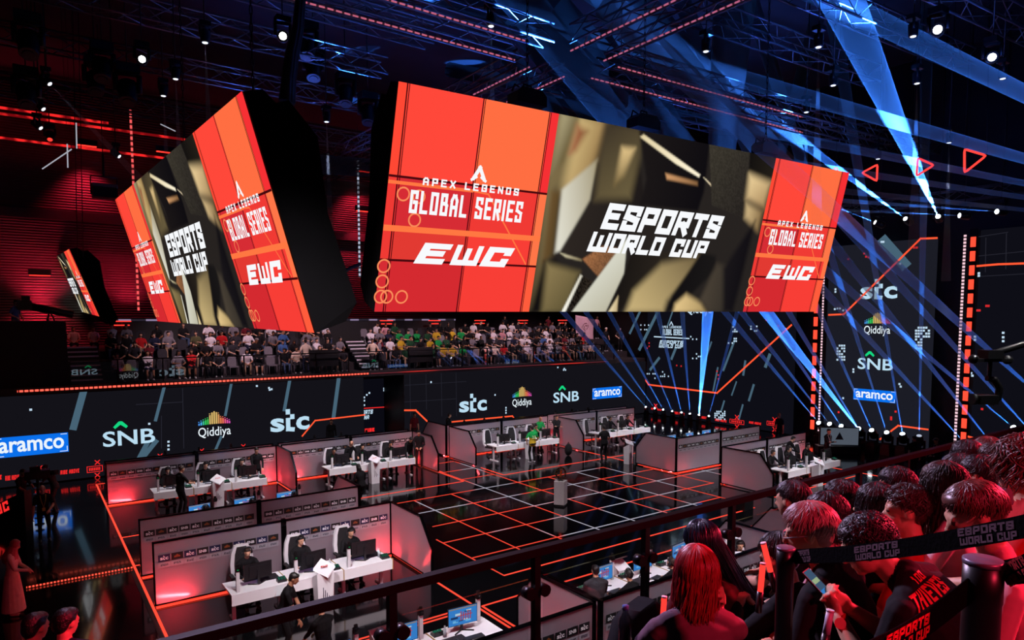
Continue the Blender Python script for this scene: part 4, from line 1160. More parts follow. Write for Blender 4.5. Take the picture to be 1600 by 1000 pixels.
class Fig:
    """a body described by limbs, fused into one continuous skin by a voxel remesh; every face keeps the cloth or skin it came from"""
    def __init__(s): s.p = []

    def cap(s, tag_, a, b, r0, r1=None): s.p.append(('c', tag_, Vector(a), Vector(b), r0, r0 if r1 is None else r1)); return s
    def ell(s, tag_, c, rad, M=None): s.p.append(('e', tag_, Vector(c), Vector(rad), M or Matrix.Identity(3))); return s
    def trunk(s, tag_, rings, right):
        for a, b in zip(rings[:-1], rings[1:]): s.p.append(('t', tag_, Vector(a[0]), Vector(b[0]), a[1:], b[1:], Vector(right)))
        return s

    def raw(s):
        mb = MB()
        for q in s.p:
            if q[0] == 'c':
                _, _, a, b, r0, r1 = q; d = b - a
                d = d.normalized() if d.length > 1e-6 else Vector((0, 0, 1))
                mb.tube([a - d * r0 * .97, a - d * r0 * .7, a, b, b + d * r1 * .7, b + d * r1 * .97], [r0 * .25, r0 * .71, r0, r1, r1 * .71, r1 * .25], 10)
            elif q[0] == 'e': mb.ell(q[2], q[3], 14, 10, 0, q[4])
            else:
                _, _, a, b, ra, rb, r = q; t = (b - a).normalized(); f = t.cross(r).normalized() * -1; r = f.cross(t).normalized()
                ring = lambda c, k: [c + r * (k[0] * math.cos(2 * PI * j / 16)) + f * (k[1] * math.sin(2 * PI * j / 16)) for j in range(16)]
                mb.rings([ring(a, ra), ring(b, rb)])
        return mb

    def mesh(s, name, mats, tags, voxel, smooth=3, seg=None):
        me = s.raw().mesh('raw', [])
        o = link('raw', me)
        m = o.modifiers.new('r', 'REMESH'); m.mode = 'VOXEL'; m.voxel_size = voxel; m.use_smooth_shade = True
        if smooth:
            k = o.modifiers.new('s', 'SMOOTH'); k.factor = .5; k.iterations = smooth
        dg = bpy.context.evaluated_depsgraph_get(); dg.update()
        out = bpy.data.meshes.new_from_object(o.evaluated_get(dg)); out.name = name
        bpy.data.objects.remove(o); bpy.data.meshes.remove(me)
        n = len(out.polygons); c = np.empty(n * 3); out.polygons.foreach_get('center', c); c = c.reshape(-1, 3)
        best = np.full(n, 1e9); idx = np.zeros(n, int)
        for q in s.p:
            if q[0] == 'c':
                a, b = np.array(q[2]), np.array(q[3]); d = b - a; L = d @ d + 1e-12
                t = np.clip(((c - a) @ d) / L, 0, 1); r = q[4] + (q[5] - q[4]) * t
                v = np.linalg.norm(c - a - t[:, None] * d, axis=1) / r
            elif q[0] == 'e':
                Mi = np.array(q[4].inverted()); w = (c - np.array(q[2])) @ Mi.T
                v = np.linalg.norm(w / np.array(q[3]), axis=1)
            else:
                a, b = np.array(q[2]), np.array(q[3]); d = b - a; L = d @ d + 1e-12
                t = ((c - a) @ d) / L; tc = np.clip(t, 0, 1)
                r = np.array(q[6]); f = np.cross(d / math.sqrt(L), r) * -1; f /= np.linalg.norm(f); r = np.cross(f, d / math.sqrt(L))
                rx = q[4][0] + (q[5][0] - q[4][0]) * tc; ry = q[4][1] + (q[5][1] - q[4][1]) * tc
                w = c - a; v = np.sqrt(((w @ r) / rx) ** 2 + ((w @ f) / ry) ** 2 + ((t - tc) * math.sqrt(L) / np.minimum(rx, ry)) ** 2)
            k = v < best; best[k] = v[k]; idx[k] = tags.index(q[1])
        for m_ in mats: out.materials.append(m_)
        out.polygons.foreach_set('material_index', idx.astype(np.int32)); out.polygons.foreach_set('use_smooth', [True] * n)
        out.update()
        return out


TAGS = ['skin', 'top', 'bottom', 'shoe', 'eye', 'sleeve']


def hand(f, wrist, d, palm_n, side, curl=.35, s=1.0, tag_='skin', spread=1.0):
    """palm, four unequal fingers with two bends each, a thumb leaving the side of the palm; d = pointing direction, palm_n = way the palm faces, side = +1 thumb towards d x palm_n"""
    d = Vector(d).normalized(); n = Vector(palm_n); n = (n - d * n.dot(d)).normalized(); w = d.cross(n).normalized() * side
    M = Matrix((w, d, n)).transposed()
    c = Vector(wrist) + d * .045 * s
    f.ell(tag_, c, (.042 * s, .056 * s, .018 * s), M)
    f.ell(tag_, c + w * .022 * s - d * .012 * s + n * .006 * s, (.019 * s, .034 * s, .017 * s), M)
    for i, (off, L) in enumerate(((.030, .074), (.010, .084), (-.011, .078), (-.031, .062))):
        b = Vector(wrist) + d * (.088 - abs(i - 1) * .004) * s + w * off * s
        a0 = curl * (1 + .12 * i); dv = d
        p = b
        for k, (fr, r) in enumerate(((.44, .0098), (.31, .0088), (.25, .0078))):
            a = a0 * (k + 1) * .9
            dd = (d * math.cos(a) + n * math.sin(a) + w * (off * 2.2 * spread) * (k == 0)).normalized()
            q = p + dd * L * fr * s; f.cap(tag_, p, q, r * s, r * .93 * s); p = q
    b = Vector(wrist) + d * .028 * s + w * .034 * s
    q = b + (w * .62 + d * .62 + n * .35).normalized() * .04 * s; f.cap(tag_, b, q, .0135 * s, .0115 * s)
    f.cap(tag_, q, q + (w * .25 + d * .85 + n * .4).normalized() * .034 * s, .0112 * s, .0092 * s)


def head(f, c, M, s=1.0, face=True):
    """skull, jaw, nose, brow, eyes, mouth, ears; M columns = right, forward, up"""
    P = lambda x, y, z: Vector(c) + M @ Vector((x, y, z)) * s
    f.ell('skin', P(0, -.012, .028), (.074 * s, .094 * s, .092 * s), M)
    f.ell('skin', P(0, .028, -.028), (.056 * s, .062 * s, .076 * s), M)
    f.ell('skin', P(0, .062, -.083), (.024 * s, .022 * s, .022 * s), M)
    if face:
        f.cap('skin', P(0, .082, .012), P(0, .104, -.026), .009 * s, .0125 * s)
        f.ell('skin', P(0, .083, -.058), (.024 * s, .009 * s, .007 * s), M)
        f.ell('skin', P(0, .076, .026), (.052 * s, .014 * s, .011 * s), M)
        for q in (-1, 1): f.ell('eye', P(.031 * q, .083, .006), (.013 * s, .008 * s, .0075 * s), M)
    for q in (-1, 1): f.ell('skin', P(.077 * q, -.008, -.004), (.010 * s, .020 * s, .031 * s), M)


def rotm(yaw=0.0, pitch=0.0, roll=0.0):
    """right, forward, up after turning by yaw (left +), nodding down by pitch, tilting by roll"""
    return (Matrix.Rotation(yaw, 3, 'Z') @ Matrix.Rotation(-pitch, 3, 'X') @ Matrix.Rotation(roll, 3, 'Y'))


def figure(sit=True, seat=.46, lean=.05, nod=.1, yaw=0.0, hands=None, feet=None, sleeve='short', bottom='long', female=False, width=1.0, fingers=True, palms=None, dress=False, tall=1.0, face=True, curl=.4, poles=None, neck=0.0, legs=True, knee_out=.35):
    """local frame: forward +Y, right +X, standing point at the origin"""
    f = Fig(); k = tall
    hip = .93 * k if not sit else seat + .09
    pel = V3(0, 0, hip); up = V3(0, math.sin(lean), math.cos(lean)); up2 = V3(0, math.sin(lean * 1.25), math.cos(lean * 1.25))
    waist = pel + up * .15 * k; chest = pel + up * .33 * k; sh = pel + up * .33 * k + up2 * .13 * k; nb = sh + up2 * .045 * k
    W = width * (.93 if female else 1.0)
    f.trunk('top', [(pel - up * .06, .165 * W, .125), (pel + up * .03, .17 * W, .125), (waist, .145 * W, .105), (chest, .178 * W, .125), (sh, .172 * W, .10), (nb, .075, .07)], (1, 0, 0))
    f.ell('bottom', pel - up * .03, (.168 * W, .132, .11))
    for q in (-1, 1):
        f.ell('top', sh + V3(.158 * W * q, 0, -.012), (.062, .062, .060)); f.cap('top', nb + V3(.03 * q, -.012, .028), sh + V3(.15 * W * q, -.005, .015), .044, .05)
    f.cap('top', nb - V3(0, .002, .02), nb + V3(0, .0, .022), .068, .062)
    M = rotm(yaw, nod + lean * .6)
    neck_top = nb + V3(0, .02 + .078 * math.sin(max(0, lean) + neck), .078 * math.cos(lean + neck))
    hc = neck_top + M @ V3(0, .012, .105)
    f.cap('skin', nb - V3(0, 0, .03), neck_top + V3(0, 0, .03), .056, .052)
    head(f, hc, M, 1.0, face)
    hands = hands or ([V3(-.13, .36, seat + .20), V3(.13, .36, seat + .20)] if sit else [V3(-.25, .05, .80), V3(.25, .05, .80)])
    for i, q in enumerate((-1, 1)):
        s0 = sh + V3(.185 * W * q, 0, -.015); h = Vector(hands[i])
        e = ik(s0, h, .29 * k, .255 * k, poles[i] if poles and poles[i] else V3(q * .8, -.6, -.5)); d = (h - e).normalized()
        slv = 'top' if sleeve != 'none' else 'skin'; lo = 'top' if sleeve == 'long' else 'skin'
        f.cap(slv, s0, s0.lerp(e, .62), .056, .05); f.cap(slv if sleeve != 'short' else slv, s0.lerp(e, .5), s0.lerp(e, .75), .051, .049)
        f.cap(lo if sleeve != 'long' else 'top', s0.lerp(e, .75), e, .043, .040)
        f.cap(lo, e, e.lerp(h, .4), .041, .041); f.cap(lo, e.lerp(h, .4), h, .040, .027 if lo == 'skin' else .034)
        pn = Vector(palms[i]) if palms else V3(-q * .5, 0, -1)
        hand(f, h, d, pn, -q if True else q, curl)
    if legs:
        feet = feet or ([V3(-.12, .46, .08), V3(.12, .46, .08)] if sit else [V3(-.11, .0, .08), V3(.11, .02, .08)])
        for i, q in enumerate((-1, 1)):
            h0 = pel + V3(.09 * q, 0, -.03); a = Vector(feet[i])
            kn = ik(h0, a, .43 * k, .42 * k, V3(q * knee_out * .4, 1, .55 if sit else .0))
            lo = 'bottom' if bottom == 'long' else 'skin'
            f.cap('bottom', h0, kn, .086, .060); f.cap(lo, kn, kn.lerp(a, .35), .057, .056); f.cap(lo, kn.lerp(a, .35), a, .056, .042 if lo == 'skin' else .05)
            fd = V3(.12 * q, 1, 0).normalized()
            f.cap('shoe', a + V3(0, -.03, -.035), a + fd * .15 + V3(0, 0, -.047), .042, .034)
            f.cap('shoe', a + V3(0, 0, 0), a + V3(0, 0, -.03), .046, .046)
    if dress:
        f.trunk('bottom', [(V3(0, 0, .1), .25, .24), (V3(0, 0, .55), .22, .19), (pel, .18, .14)], (1, 0, 0))
    return f, hc, M


def hair_fig(hc, M, style='short', s=1.0):
    f = Fig(); P = lambda x, y, z: Vector(hc) + M @ Vector((x, y, z)) * s
    f.ell('h', P(0, -.024, .042), (.081 * s, .094 * s, .086 * s), M)
    f.ell('h', P(0, .032, .082), (.066 * s, .048 * s, .036 * s), M)
    if style == 'short':
        f.ell('h', P(0, -.062, -.005), (.072 * s, .048 * s, .066 * s), M)
    elif style == 'long':
        f.ell('h', P(0, -.06, -.04), (.082 * s, .056 * s, .1 * s), M); f.cap('h', P(0, -.075, -.08), P(0, -.08, -.25), .075 * s, .05 * s)
        for q in (-1, 1): f.cap('h', P(.07 * q, -.01, .03), P(.075 * q, .0, -.16), .026 * s, .024 * s)
    elif style == 'bun':
        f.ell('h', P(0, -.062, 0), (.07 * s, .045 * s, .06 * s), M); f.ell('h', P(0, -.11, .07), (.04 * s, .035 * s, .035 * s), M)
    elif style == 'cap':
        f.ell('h', P(0, .0, .075), (.088 * s, .1 * s, .06 * s), M); f.ell('h', P(0, .12, .062), (.062 * s, .055 * s, .01 * s), M)
    elif style == 'scarf':
        f.p[0] = ('e', 'h', P(0, -.02, .03), Vector((.095, .105, .112)) * s, M)
        f.cap('h', P(0, -.03, -.06), P(0, -.02, -.3), .1 * s, .17 * s); f.ell('h', P(0, .03, -.13), (.075 * s, .06 * s, .05 * s), M)
    return f


CLOTH = {}
for n_, c_ in dict(black=(17, 16, 19), charcoal=(44, 43, 49), grey=(112, 108, 116), white=(214, 208, 214), cream=(205, 186, 170), pink=(198, 140, 150), red=(170, 26, 30), maroon=(92, 22, 32), green=(20, 140, 66), darkgreen=(26, 66, 42), yellow=(190, 160, 40), blue=(62, 96, 150), navy=(24, 30, 54), denim=(66, 84, 116), khaki=(142, 120, 96), orange=(206, 96, 40), purple=(96, 66, 120), olive=(78, 78, 52)).items():
    CLOTH[n_] = pm('cloth_' + n_, c_, .85, var=.18, scale=9, bump=.25, spec=.2)
SKIN = [pm('skin_%d' % i, c, .5, var=.1, scale=12, spec=.4) for i, c in enumerate([(196, 150, 122), (170, 122, 94), (128, 86, 62), (212, 168, 142)])]
SHOE = {'white': pm('shoe_white', (205, 205, 210), .6), 'black': pm('shoe_black', (18, 18, 20), .5)}
EYE = pm('eye_dark', (22, 16, 14), .3)
HAIRM = {n_: pm('hair_' + n_, c_, .42, var=.4, scale=60, bump=.5, spec=.5) for n_, c_ in dict(black=(16, 13, 14), brown=(46, 30, 24), grey=(120, 112, 112), red=(122, 20, 26), blonde=(150, 118, 80), silver=(150, 122, 128), white=(220, 215, 215), navy=(18, 24, 44), cover=(150, 60, 72)).items()}


def dress_up(o, skin, top, bottom, shoe):
    """cloth colours on one copy of a shared body"""
    for i, m in enumerate((skin, top, bottom, shoe, EYE, top)):
        s = o.material_slots[i]; s.link = 'OBJECT'; s.material = m


def paint(o, m):
    o.material_slots[0].link = 'OBJECT'; o.material_slots[0].material = m


BODYMATS = [SKIN[0], CLOTH['black'], CLOTH['navy'], SHOE['white'], EYE, CLOTH['black']]


def person(label, group, loc, rotz, voxel=.014, hair='short', hairc='black', skin=0, top='black', bottom='black', shoe='black', **kw):
    """one person: body mesh with a hair child"""
    f, hc, M = figure(**kw)
    me = f.mesh('person', BODYMATS, TAGS, voxel)
    o = link('person', me); tag(o, label, 'person', group); o.location = loc; o.rotation_euler = (0, 0, rotz)
    dress_up(o, SKIN[skin], CLOTH[top], CLOTH[bottom], SHOE[shoe])
    if hair != 'bald':
        h = link('hair' if hair not in ('cap', 'scarf') else {'cap': 'cap', 'scarf': 'headscarf'}[hair], hair_fig(hc, M, hair).mesh('hair', [HAIRM[hairc]], ['h'], max(voxel * .8, .008)), o)
    return o, hc, M
# ================================================================== balcony opposite
balc = pm('balcony_black', (14, 13, 16), .6, var=.3, scale=2)
carpet = pm('balcony_carpet', (30, 22, 26), .9, var=.3, scale=8)
mb = MB(); mb.box((-14.5, YW + .05, 3.7), (24.3, 12.2, 3.95))
ROWS = [(12.55 + 1.0 * r, 3.95 + .42 * r) for r in range(4)]
for r, (y, z) in enumerate(ROWS): mb.box((-8.6, y - .55, 3.7), (24.3, y + .45 if r < 3 else 21.9, z))
mb.box((-14.5, 12.2, 3.7), (-8.6, 21.9, 3.95))
struct(mb.build('floor_balcony', carpet))
mb = MB(); mb.box((-12.9, YW - .12, 3.70), (21.4, YW + .05, 3.98)); struct(mb.build('trim_2', balc))
rib = MB().box((-11.8, YW - .15, 3.82), (3.2, YW - .12, 3.90)); rib = rib.build('led_ribbon', em_dots('ribbon_red', (255, 92, 74), 1.5, 'X', .17, .7))
tag(rib, 'bright dotted red led ribbon along the left part of the balcony edge', 'led ribbon')
rib = MB().box((3.3, YW - .15, 3.82), (20.4, YW - .12, 3.88)).build('led_ribbon', em_noise('ribbon_dim', (214, 50, 42), (100, 40, 48), .8, .35))
tag(rib, 'dimmer red led ribbon along the right part of the balcony edge', 'led ribbon')
# platform for the camera crane, black cloth all round
struct(MB().box((-16, YW + .1, 3.7), (-10.05, 16.5, 5.8)).box((-16, YW + .1, 5.8), (-10.05, YW + .2, 6.65)).box((-10.15, YW + .2, 5.8), (-10.05, 16.5, 6.65)).build('floor_platform', pm('black_drape', (8, 8, 10), .9, var=.4, scale=4, bump=.3)))
# steps with pale nosings
nose = pm('step_nosing', (214, 210, 220), .5)
for lab, x0, x1 in (('balcony steps with white edges beside the black crane platform', -9.95, -8.75), ('balcony steps with white edges in the aisle below the gap of the big screens', 3.2, 4.3)):
    t = thing('stair_flight', lab, 'stairs', ((x0 + x1) / 2, 12.0, 3.95)); w = (x1 - x0) / 2 - .02
    mb = MB()
    for i in range(8): mb.box((-w, .1 + i * .3, .0), (w, .42 + i * .3, .19 * (i + 1)))
    mb.build('steps', balc, t)
    for i in range(8): MB().box((-w, .07 + i * .3, .19 * i + .13), (w, .1 + i * .3, .19 * (i + 1) + .005)).build('step_edge', nose, t)
# glass front: posts, handrail, panes
rail_black = pm('rail_black', (12, 11, 13), .35, .5)
clear = glass_mat('balcony_glass', (.96, .96, .97), .10)
t = thing('balcony_railing', 'long black balcony railing with glass panes above the led ribbon', 'railing', (0, YW + .12, 3.95))
mb = MB(); mb.box((-10.0, -.03, 1.02), (21.3, .03, 1.07)); mb.build('handrail', rail_black, t)
for i in range(19):
    x = -10.0 + i * 1.74; MB().box((x - .03, -.03, 0), (x + .03, .03, 1.02)).build('post', rail_black, t)
    if i < 18: MB().box((x + .06, -.006, .06), (x + 1.68, .006, .96)).build('glass_pane', clear, t)
for lab, x, z in (('black monitor back standing at the balcony front below the side-on screen', 1.0, 0), ('black monitor back standing at the balcony front right of the aisle', 6.6, 0)):
    t = thing('balcony_monitor', lab, 'monitor', (x, YW + .45, 3.95)); MB().box((-.75, -.05, .35), (.75, .05, 1.2)).build('screen_back', balc, t)
    for q in (-.4, .4): MB().box((q - .03, -.03, 0), (q + .03, .03, .35)).build('leg', balc, t)

# banquet chairs
def chair_mesh():
    mb = MB(); mb.box((-.21, -.2, .42), (.21, .22, .48))
    mb.prism([(-.2, -.21, .46), (.2, -.21, .46), (.21, -.26, .8), (.14, -.28, .93), (-.14, -.28, .93), (-.21, -.26, .8)], (0, -.045, 0))
    for x in (-.19, .19):
        for y in (-.18, .2): mb.cyl((x, y, 0), (x, y, .43), .014, n=6)
    return mb.mesh('balcony_chair', [CLOTH['white']])
CH = chair_mesh()
VAR = []
for kw in (dict(lean=.02), dict(lean=.3, nod=.25, hands=[V3(-.1, .42, .62), V3(.1, .42, .62)]), dict(lean=.06, yaw=.5, hands=[V3(-.16, .3, .72), V3(.1, .3, .75)]), dict(lean=.1, yaw=-.4, nod=.2, hands=[V3(-.06, .34, .8), V3(.12, .34, .66)]),
           dict(lean=-.05, bottom='short', hands=[V3(.06, .24, .86), V3(-.08, .28, .84)], sleeve='long')):
    f, hc, M = figure(**kw)
    VAR.append((f.mesh('person', BODYMATS, TAGS, .024, 2), {h: hair_fig(hc, M, h).mesh('hair', [HAIRM['black']], ['h'], .02, 2) for h in ('short', 'long', 'cap')}))
rs = random.Random(11)
PAL = ['black'] * 9 + ['charcoal'] * 4 + ['white'] * 4 + ['grey'] * 3 + ['cream', 'pink', 'red', 'navy', 'blue', 'maroon', 'olive', 'orange']
ROWN = ('front', 'second', 'third', 'back')
PN = ('hands on lap', 'leaning forward', 'looking left', 'looking right', 'arms crossed')
nth = lambda n: '%d%s' % (n, 'th' if 10 < n % 100 < 14 else {1: 'st', 2: 'nd', 3: 'rd'}.get(n % 10, 'th'))
for r, (y, z) in enumerate(ROWS):
    n = 0
    for i in range(48):
        x = -8.2 + .62 * i + (.2 if r % 2 else 0)
        if 2.9 < x < 4.5 or x > 20.9: continue
        n += 1
        px = 800 + FPX * ((Vector((x, y, z + 1)) - CAM).dot(RT) / (Vector((x, y, z + 1)) - CAM).dot(FW))
        side = 'left of the aisle' if x < 3 else 'right of the aisle'
        c = link('balcony_chair', CH); c.location = (x, y, z); c.rotation_euler = (0, 0, PI)
        dark = rs.random() < .35; paint(c, CLOTH['charcoal' if dark else 'grey'])
        empty = rs.random() < (.30 if r == 3 else .2 if x < 3 else .10)
        tag(c, '%s cloth chair, %s, %s balcony row, %s seat %s' % ('dark' if dark else 'pale', 'empty' if empty else 'sat on', ROWN[r], nth(n), side), 'chair', 'balcony chairs')
        if empty: continue
        jx = rs.uniform(-.05, .05); v = rs.randrange(5); hs = rs.choice(('short', 'short', 'short', 'long', 'cap'))
        team = 610 < px < 735
        top = rs.choice(['green', 'yellow', 'darkgreen', 'green', 'black', 'black']) if team else rs.choice(PAL)
        if 735 < px < 800 and r > 1: top = rs.choice(['white', 'white', 'pink', 'black'])
        o = link('person', VAR[v][0]); o.location = (x + jx, y - .03, z); o.rotation_euler = (0, 0, PI + rs.uniform(-.25, .25))
        sc = rs.uniform(.93, 1.03); o.scale = (sc, sc, sc)
        dress_up(o, rs.choice(SKIN), CLOTH[top], CLOTH[rs.choice(['black', 'black', 'denim', 'khaki', 'navy', 'charcoal'])], rs.choice(list(SHOE.values())))
        tag(o, 'person in %s top, %s, %s balcony row, %s seat %s' % (top, PN[v], ROWN[r], nth(n), side), 'person', 'balcony spectators')
        h = link('hair' if hs != 'cap' else 'cap', VAR[v][1][hs], o); paint(h, HAIRM[rs.choice(['black', 'black', 'black', 'brown', 'navy' if hs == 'cap' else 'brown', 'grey' if hs == 'cap' else 'black'])])
# people on their feet up there
stf, shc, sM = figure(sit=False, nod=.1, hands=[V3(-.22, .16, .95), V3(.2, .2, 1.0)])
ST = (stf.mesh('person', BODYMATS, TAGS, .022, 2), hair_fig(shc, sM).mesh('hair', [HAIRM['black']], ['h'], .018, 2))
def stander(px, py, y, z, top, bottom, lab, rz=PI, hc='black'):
    p = ony(px, py, y); o = link('person', ST[0]); o.location = (p.x, y, z); o.rotation_euler = (0, 0, rz)
    dress_up(o, rs.choice(SKIN), CLOTH[top], CLOTH[bottom], SHOE['white']); tag(o, lab, 'person'); h = link('hair', ST[1], o); paint(h, HAIRM[hc]); return o
stander(24, 500, 13.0, 5.8, 'blue', 'grey', 'person in light blue tee standing on the black crane platform', -2.2)
stander(582, 540, 11.9, 3.95, 'cream', 'black', 'person in pale shirt standing at the rail by the aisle, left one of two', 2.6)
stander(592, 540, 12.0, 3.95, 'grey', 'black', 'person in grey shirt standing at the rail by the aisle, right one of two', -2.2)
stander(478, 545, 12.15, 3.95, 'cream', 'navy', 'person in cream jersey standing with back turned in the front balcony row', 0)
stander(788, 500, 16.2, 5.21, 'black', 'charcoal', 'tall person in black standing at the back of the balcony by a camera')
stander(856, 500, 17.0, 5.21, 'maroon', 'denim', 'person in maroon top standing high at the back of the balcony')
stander(946, 520, 13.6, 4.37, 'black', 'black', 'white-capped person in black standing at the right end of the balcony', PI, 'white')
stander(968, 520, 13.4, 4.37, 'charcoal', 'black', 'person in dark grey standing alone right of the white-capped one', 2.8)
stander(932, 500, 16.0, 5.21, 'pink', 'black', 'person in pale pink holding up a big flag')
for px, lab in ((115, 'left one of two waiters in black vest at the back of the balcony steps'), (146, 'right one of two waiters in black vest at the back of the balcony steps')):
    p = ony(px, 525, 17.5); o = link('person', VAR[0][0]); o.location = (p.x, 17.5, 5.0); o.rotation_euler = (0, 0, PI); dress_up(o, SKIN[1], CLOTH['white'], CLOTH['black'], SHOE['black']); tag(o, lab.replace('waiters in black vest', 'people in white sleeves'), 'person'); h = link('hair', VAR[0][1]['short'], o)
struct(MB().box((-10, 16.6, 3.95), (-8, 19.5, 5.0)).build('floor_landing', carpet))
# flag
p = ony(915, 505, 15.6); t = thing('flag', 'pale pink flag with a dark swirl held up at the right of the balcony', 'flag', p)
mb = MB(); NX, NZ = 14, 10
for j in range(NZ + 1):
    for i in range(NX + 1):
        u, v = i / NX, j / NZ; mb.v.append((-.9 + 1.8 * u, .12 * math.sin(u * 7 + v * 2), -.9 + 1.5 * v - .45 * u * (1 - .3 * v)))
for j in range(NZ):
    for i in range(NX): a = j * (NX + 1) + i; mb.face((a, a + 1, a + NX + 2, a + NX + 1), 0, True)
cl = mb.build('cloth', pm('flag_pink', (205, 165, 178), .8), t); cl.modifiers.new('thick', 'SOLIDIFY').thickness = .012
mb = MB()
for i in range(22):
    a0, a1 = i * .5, (i + 1) * .5; r0, r1 = .05 + .012 * i, .05 + .012 * (i + 1)
    if i % 5 != 4: mb.poly([(r0 * math.cos(a0) - .1, -.16, r0 * math.sin(a0) - .25), (r1 * math.cos(a1) - .1, -.16, r1 * math.sin(a1) - .25), ((r1 + .035) * math.cos(a1) - .1, -.16, (r1 + .035) * math.sin(a1) - .25), ((r0 + .035) * math.cos(a0) - .1, -.16, (r0 + .035) * math.sin(a0) - .25)])
mb.build('swirl', CLOTH['maroon'], t); MB().tube([(.92, 0, 5.21 - p.z), (.92, 0, .7)], .018, 6).build('flagpole', rail_black, t)
# red lamp stands along the back
for px, lab in ((190, 'above the first seats'), (404, 'under the far half of the side-on screen'), (604, 'just right of the aisle'), (679, 'third to the right of the side-on screen'), (750, 'behind the people in white'), (817, 'mid right part'), (879, 'nearest the flag')):
    p = ony(px, 500, 17.2); t = thing('lamp_stand', 'red lamp stand behind the balcony seats, ' + lab, 'lamp', (p.x, 17.2, 5.21), 0, 'red lamp stands')
    MB().tube([(0, 0, 0), (0, 0, 1.4)], .03, 6).build('pole', rail_black, t)
    MB().box((-.42, -.06, 1.38), (.42, .06, 1.43)).build('upper_light', lens_red, t); MB().box((-.34, -.06, 1.18), (.34, .06, 1.23)).build('lower_light', lens_red, t)
MB_ = MB().box((-7.6, 17.8, 6.62), (12.6, 17.86, 6.72)).box((-7.6, 17.86, 5.21), (12.6, 17.95, 6.75), 1)
tag(MB_.build('parapet_light', [em_dots('parapet_dash', (170, 150, 190), .6, 'X', 1.25, .45), balc]), 'dark parapet with a dashed pale light strip behind the balcony seats', 'parapet')
# camera crane on its platform
p = ony(62, 492, 13.0); t = thing('camera_crane', 'black camera crane on the platform at the left end of the balcony', 'camera crane', (p.x, 13.0, 5.8))
cam_black = pm('camera_black', (15, 15, 17), .4, .3)
MB().tube([(-.3, 0, 1.45), (.4, 0, 1.32), (1.2, 0, 1.12)], .17, 10).build('boom', cam_black, t)
mb = MB(); mb.box((-.75, -.22, 1.32), (-.25, .22, 1.7)); mb.box((-.6, -.12, 1.7), (-.3, .12, 1.9)); mb.build('weight_box', cam_black, t)
mb = MB()
for a in range(3): mb.tube([(0.35, 0, 1.3), (.35 + .5 * math.cos(2.1 * a), .5 * math.sin(2.1 * a), 0)], .04, 6)
mb.build('tripod', cam_black, t)
# ================================================================== stage floor lines
fl_line = em_noise('floor_line', (255, 78, 58), (182, 178, 194), .85, .42, .52, .60)
fl_red = em('floor_line_red', (255, 74, 54), 1.25)
LN = MB()
def fline(x0, y0, x1, y1, w=.055, red=False):
    LN_ = LNR if red else LN
    if abs(x1 - x0) > abs(y1 - y0): LN_.box((min(x0, x1), y0 - w / 2, .001), (max(x0, x1), y0 + w / 2, .006))
    else: LN_.box((x0 - w / 2, min(y0, y1), .001), (x0 + w / 2, max(y0, y1), .006))
LNR = MB()
for y, x0, x1 in ((0, -.7, 9.65), (-1.6, -.65, 11.3), (-3.2, -1.0, 13.9), (-4.8, -1.55, 11.3), (-6.4, -1.5, 9.65), (1.77, 3.2, 4.8), (3.35, 3.2, 4.8), (5.1, 3.3, 4.8)): fline(x0, y, x1, y)
for x, y0, y1 in ((-1.54, -4.4, -8.0), (0, 0, -7.15), (1.6, 0, -7.15), (3.18, 3.2, -7.15), (4.8, 5.0, -7.12), (6.4, 0, -7.15), (8.0, 0, -7.17), (9.63, 0, -7.2), (11.2, -1.0, -4.8), (12.8, -3.0, -4.6)): fline(x, y0, x, y1, .045)
struct(LN.build('trim_3', fl_line))
for a in ((-9.35, 9.8, -9.35, -9.1), (-3.2, -4.9, -3.2, -9.15), (-3.12, -4.9, -3.12, -7.2), (-9.3, 9.8, -8.8, 9.8), (-9.35, 1.45, 3.05, 1.45), (3.08, 5.4, 3.08, 1.45), (3.2, 5.4, 3.2, 3.3), (5.08, 3.2, 5.08, 1.42), (5.08, 1.42, 17.5, 1.42), (11.45, 5.6, 11.45, -.1), (-1.55, -8.0, 9.45, -8.0),
          (-9.3, -9.12, -3.2, -9.12), (-9.3, -9.26, -3.2, -9.26), (-3.18, -9.26, -3.18, -13.2), (-3.06, -9.26, -3.06, -11.3), (-3.06, -9.26, 3.0, -9.26), (-3.25, 5.7, -3.25, 3.3), (-9.35, -1.5, -8.6, -1.5), (3.0, -9.26, 9.0, -9.26), (11.3, -7.6, 17.5, -7.6), (11.36, -2.8, 11.36, -.5), (18.0, -2.0, 18.0, -9.5), (18.0, -9.5, 14.0, -9.5)):
    fline(*a, w=.06, red=True)
struct(LNR.build('trim_4', fl_red))
# dotted red edge of the dark aisle at lower left
t_ = MB().box((-11.75, -1.72, .02), (-9.4, -1.69, .055)).build('led_ribbon', em_dots('aisle_dots', (255, 80, 60), 1.6, 'X', .075, .5)); tag(t_, 'dotted red led ribbon on the floor at lower left', 'led ribbon')
aisle = MB().box((-9.48, -19.0, 0), (-9.40, -1.9, .01)); struct(aisle.build('trim_5', black_paint))

# ================================================================== player booths
frost = frosted_mat('frosted_panel', (172, 158, 171))
rim = pm('panel_rim', (26, 24, 28), .12, .9, var=.2)
white_lam = pm('white_laminate', (226, 224, 230), .35, var=.05, scale=4)
white_sh = pm('white_shell', (215, 213, 220), .4, var=.05)
gold_trim = pm('desk_joint', (150, 118, 62), .5)
TILE = [pm('tile_navy', (22, 28, 66), .5), pm('tile_black', (15, 15, 18), .5), pm('tile_pale', (150, 146, 156), .5), pm('tile_white_ink', (225, 228, 236), .5), pm('tile_orange', (160, 90, 40), .5), pm('tile_dark_ink', (40, 40, 60), .5)]


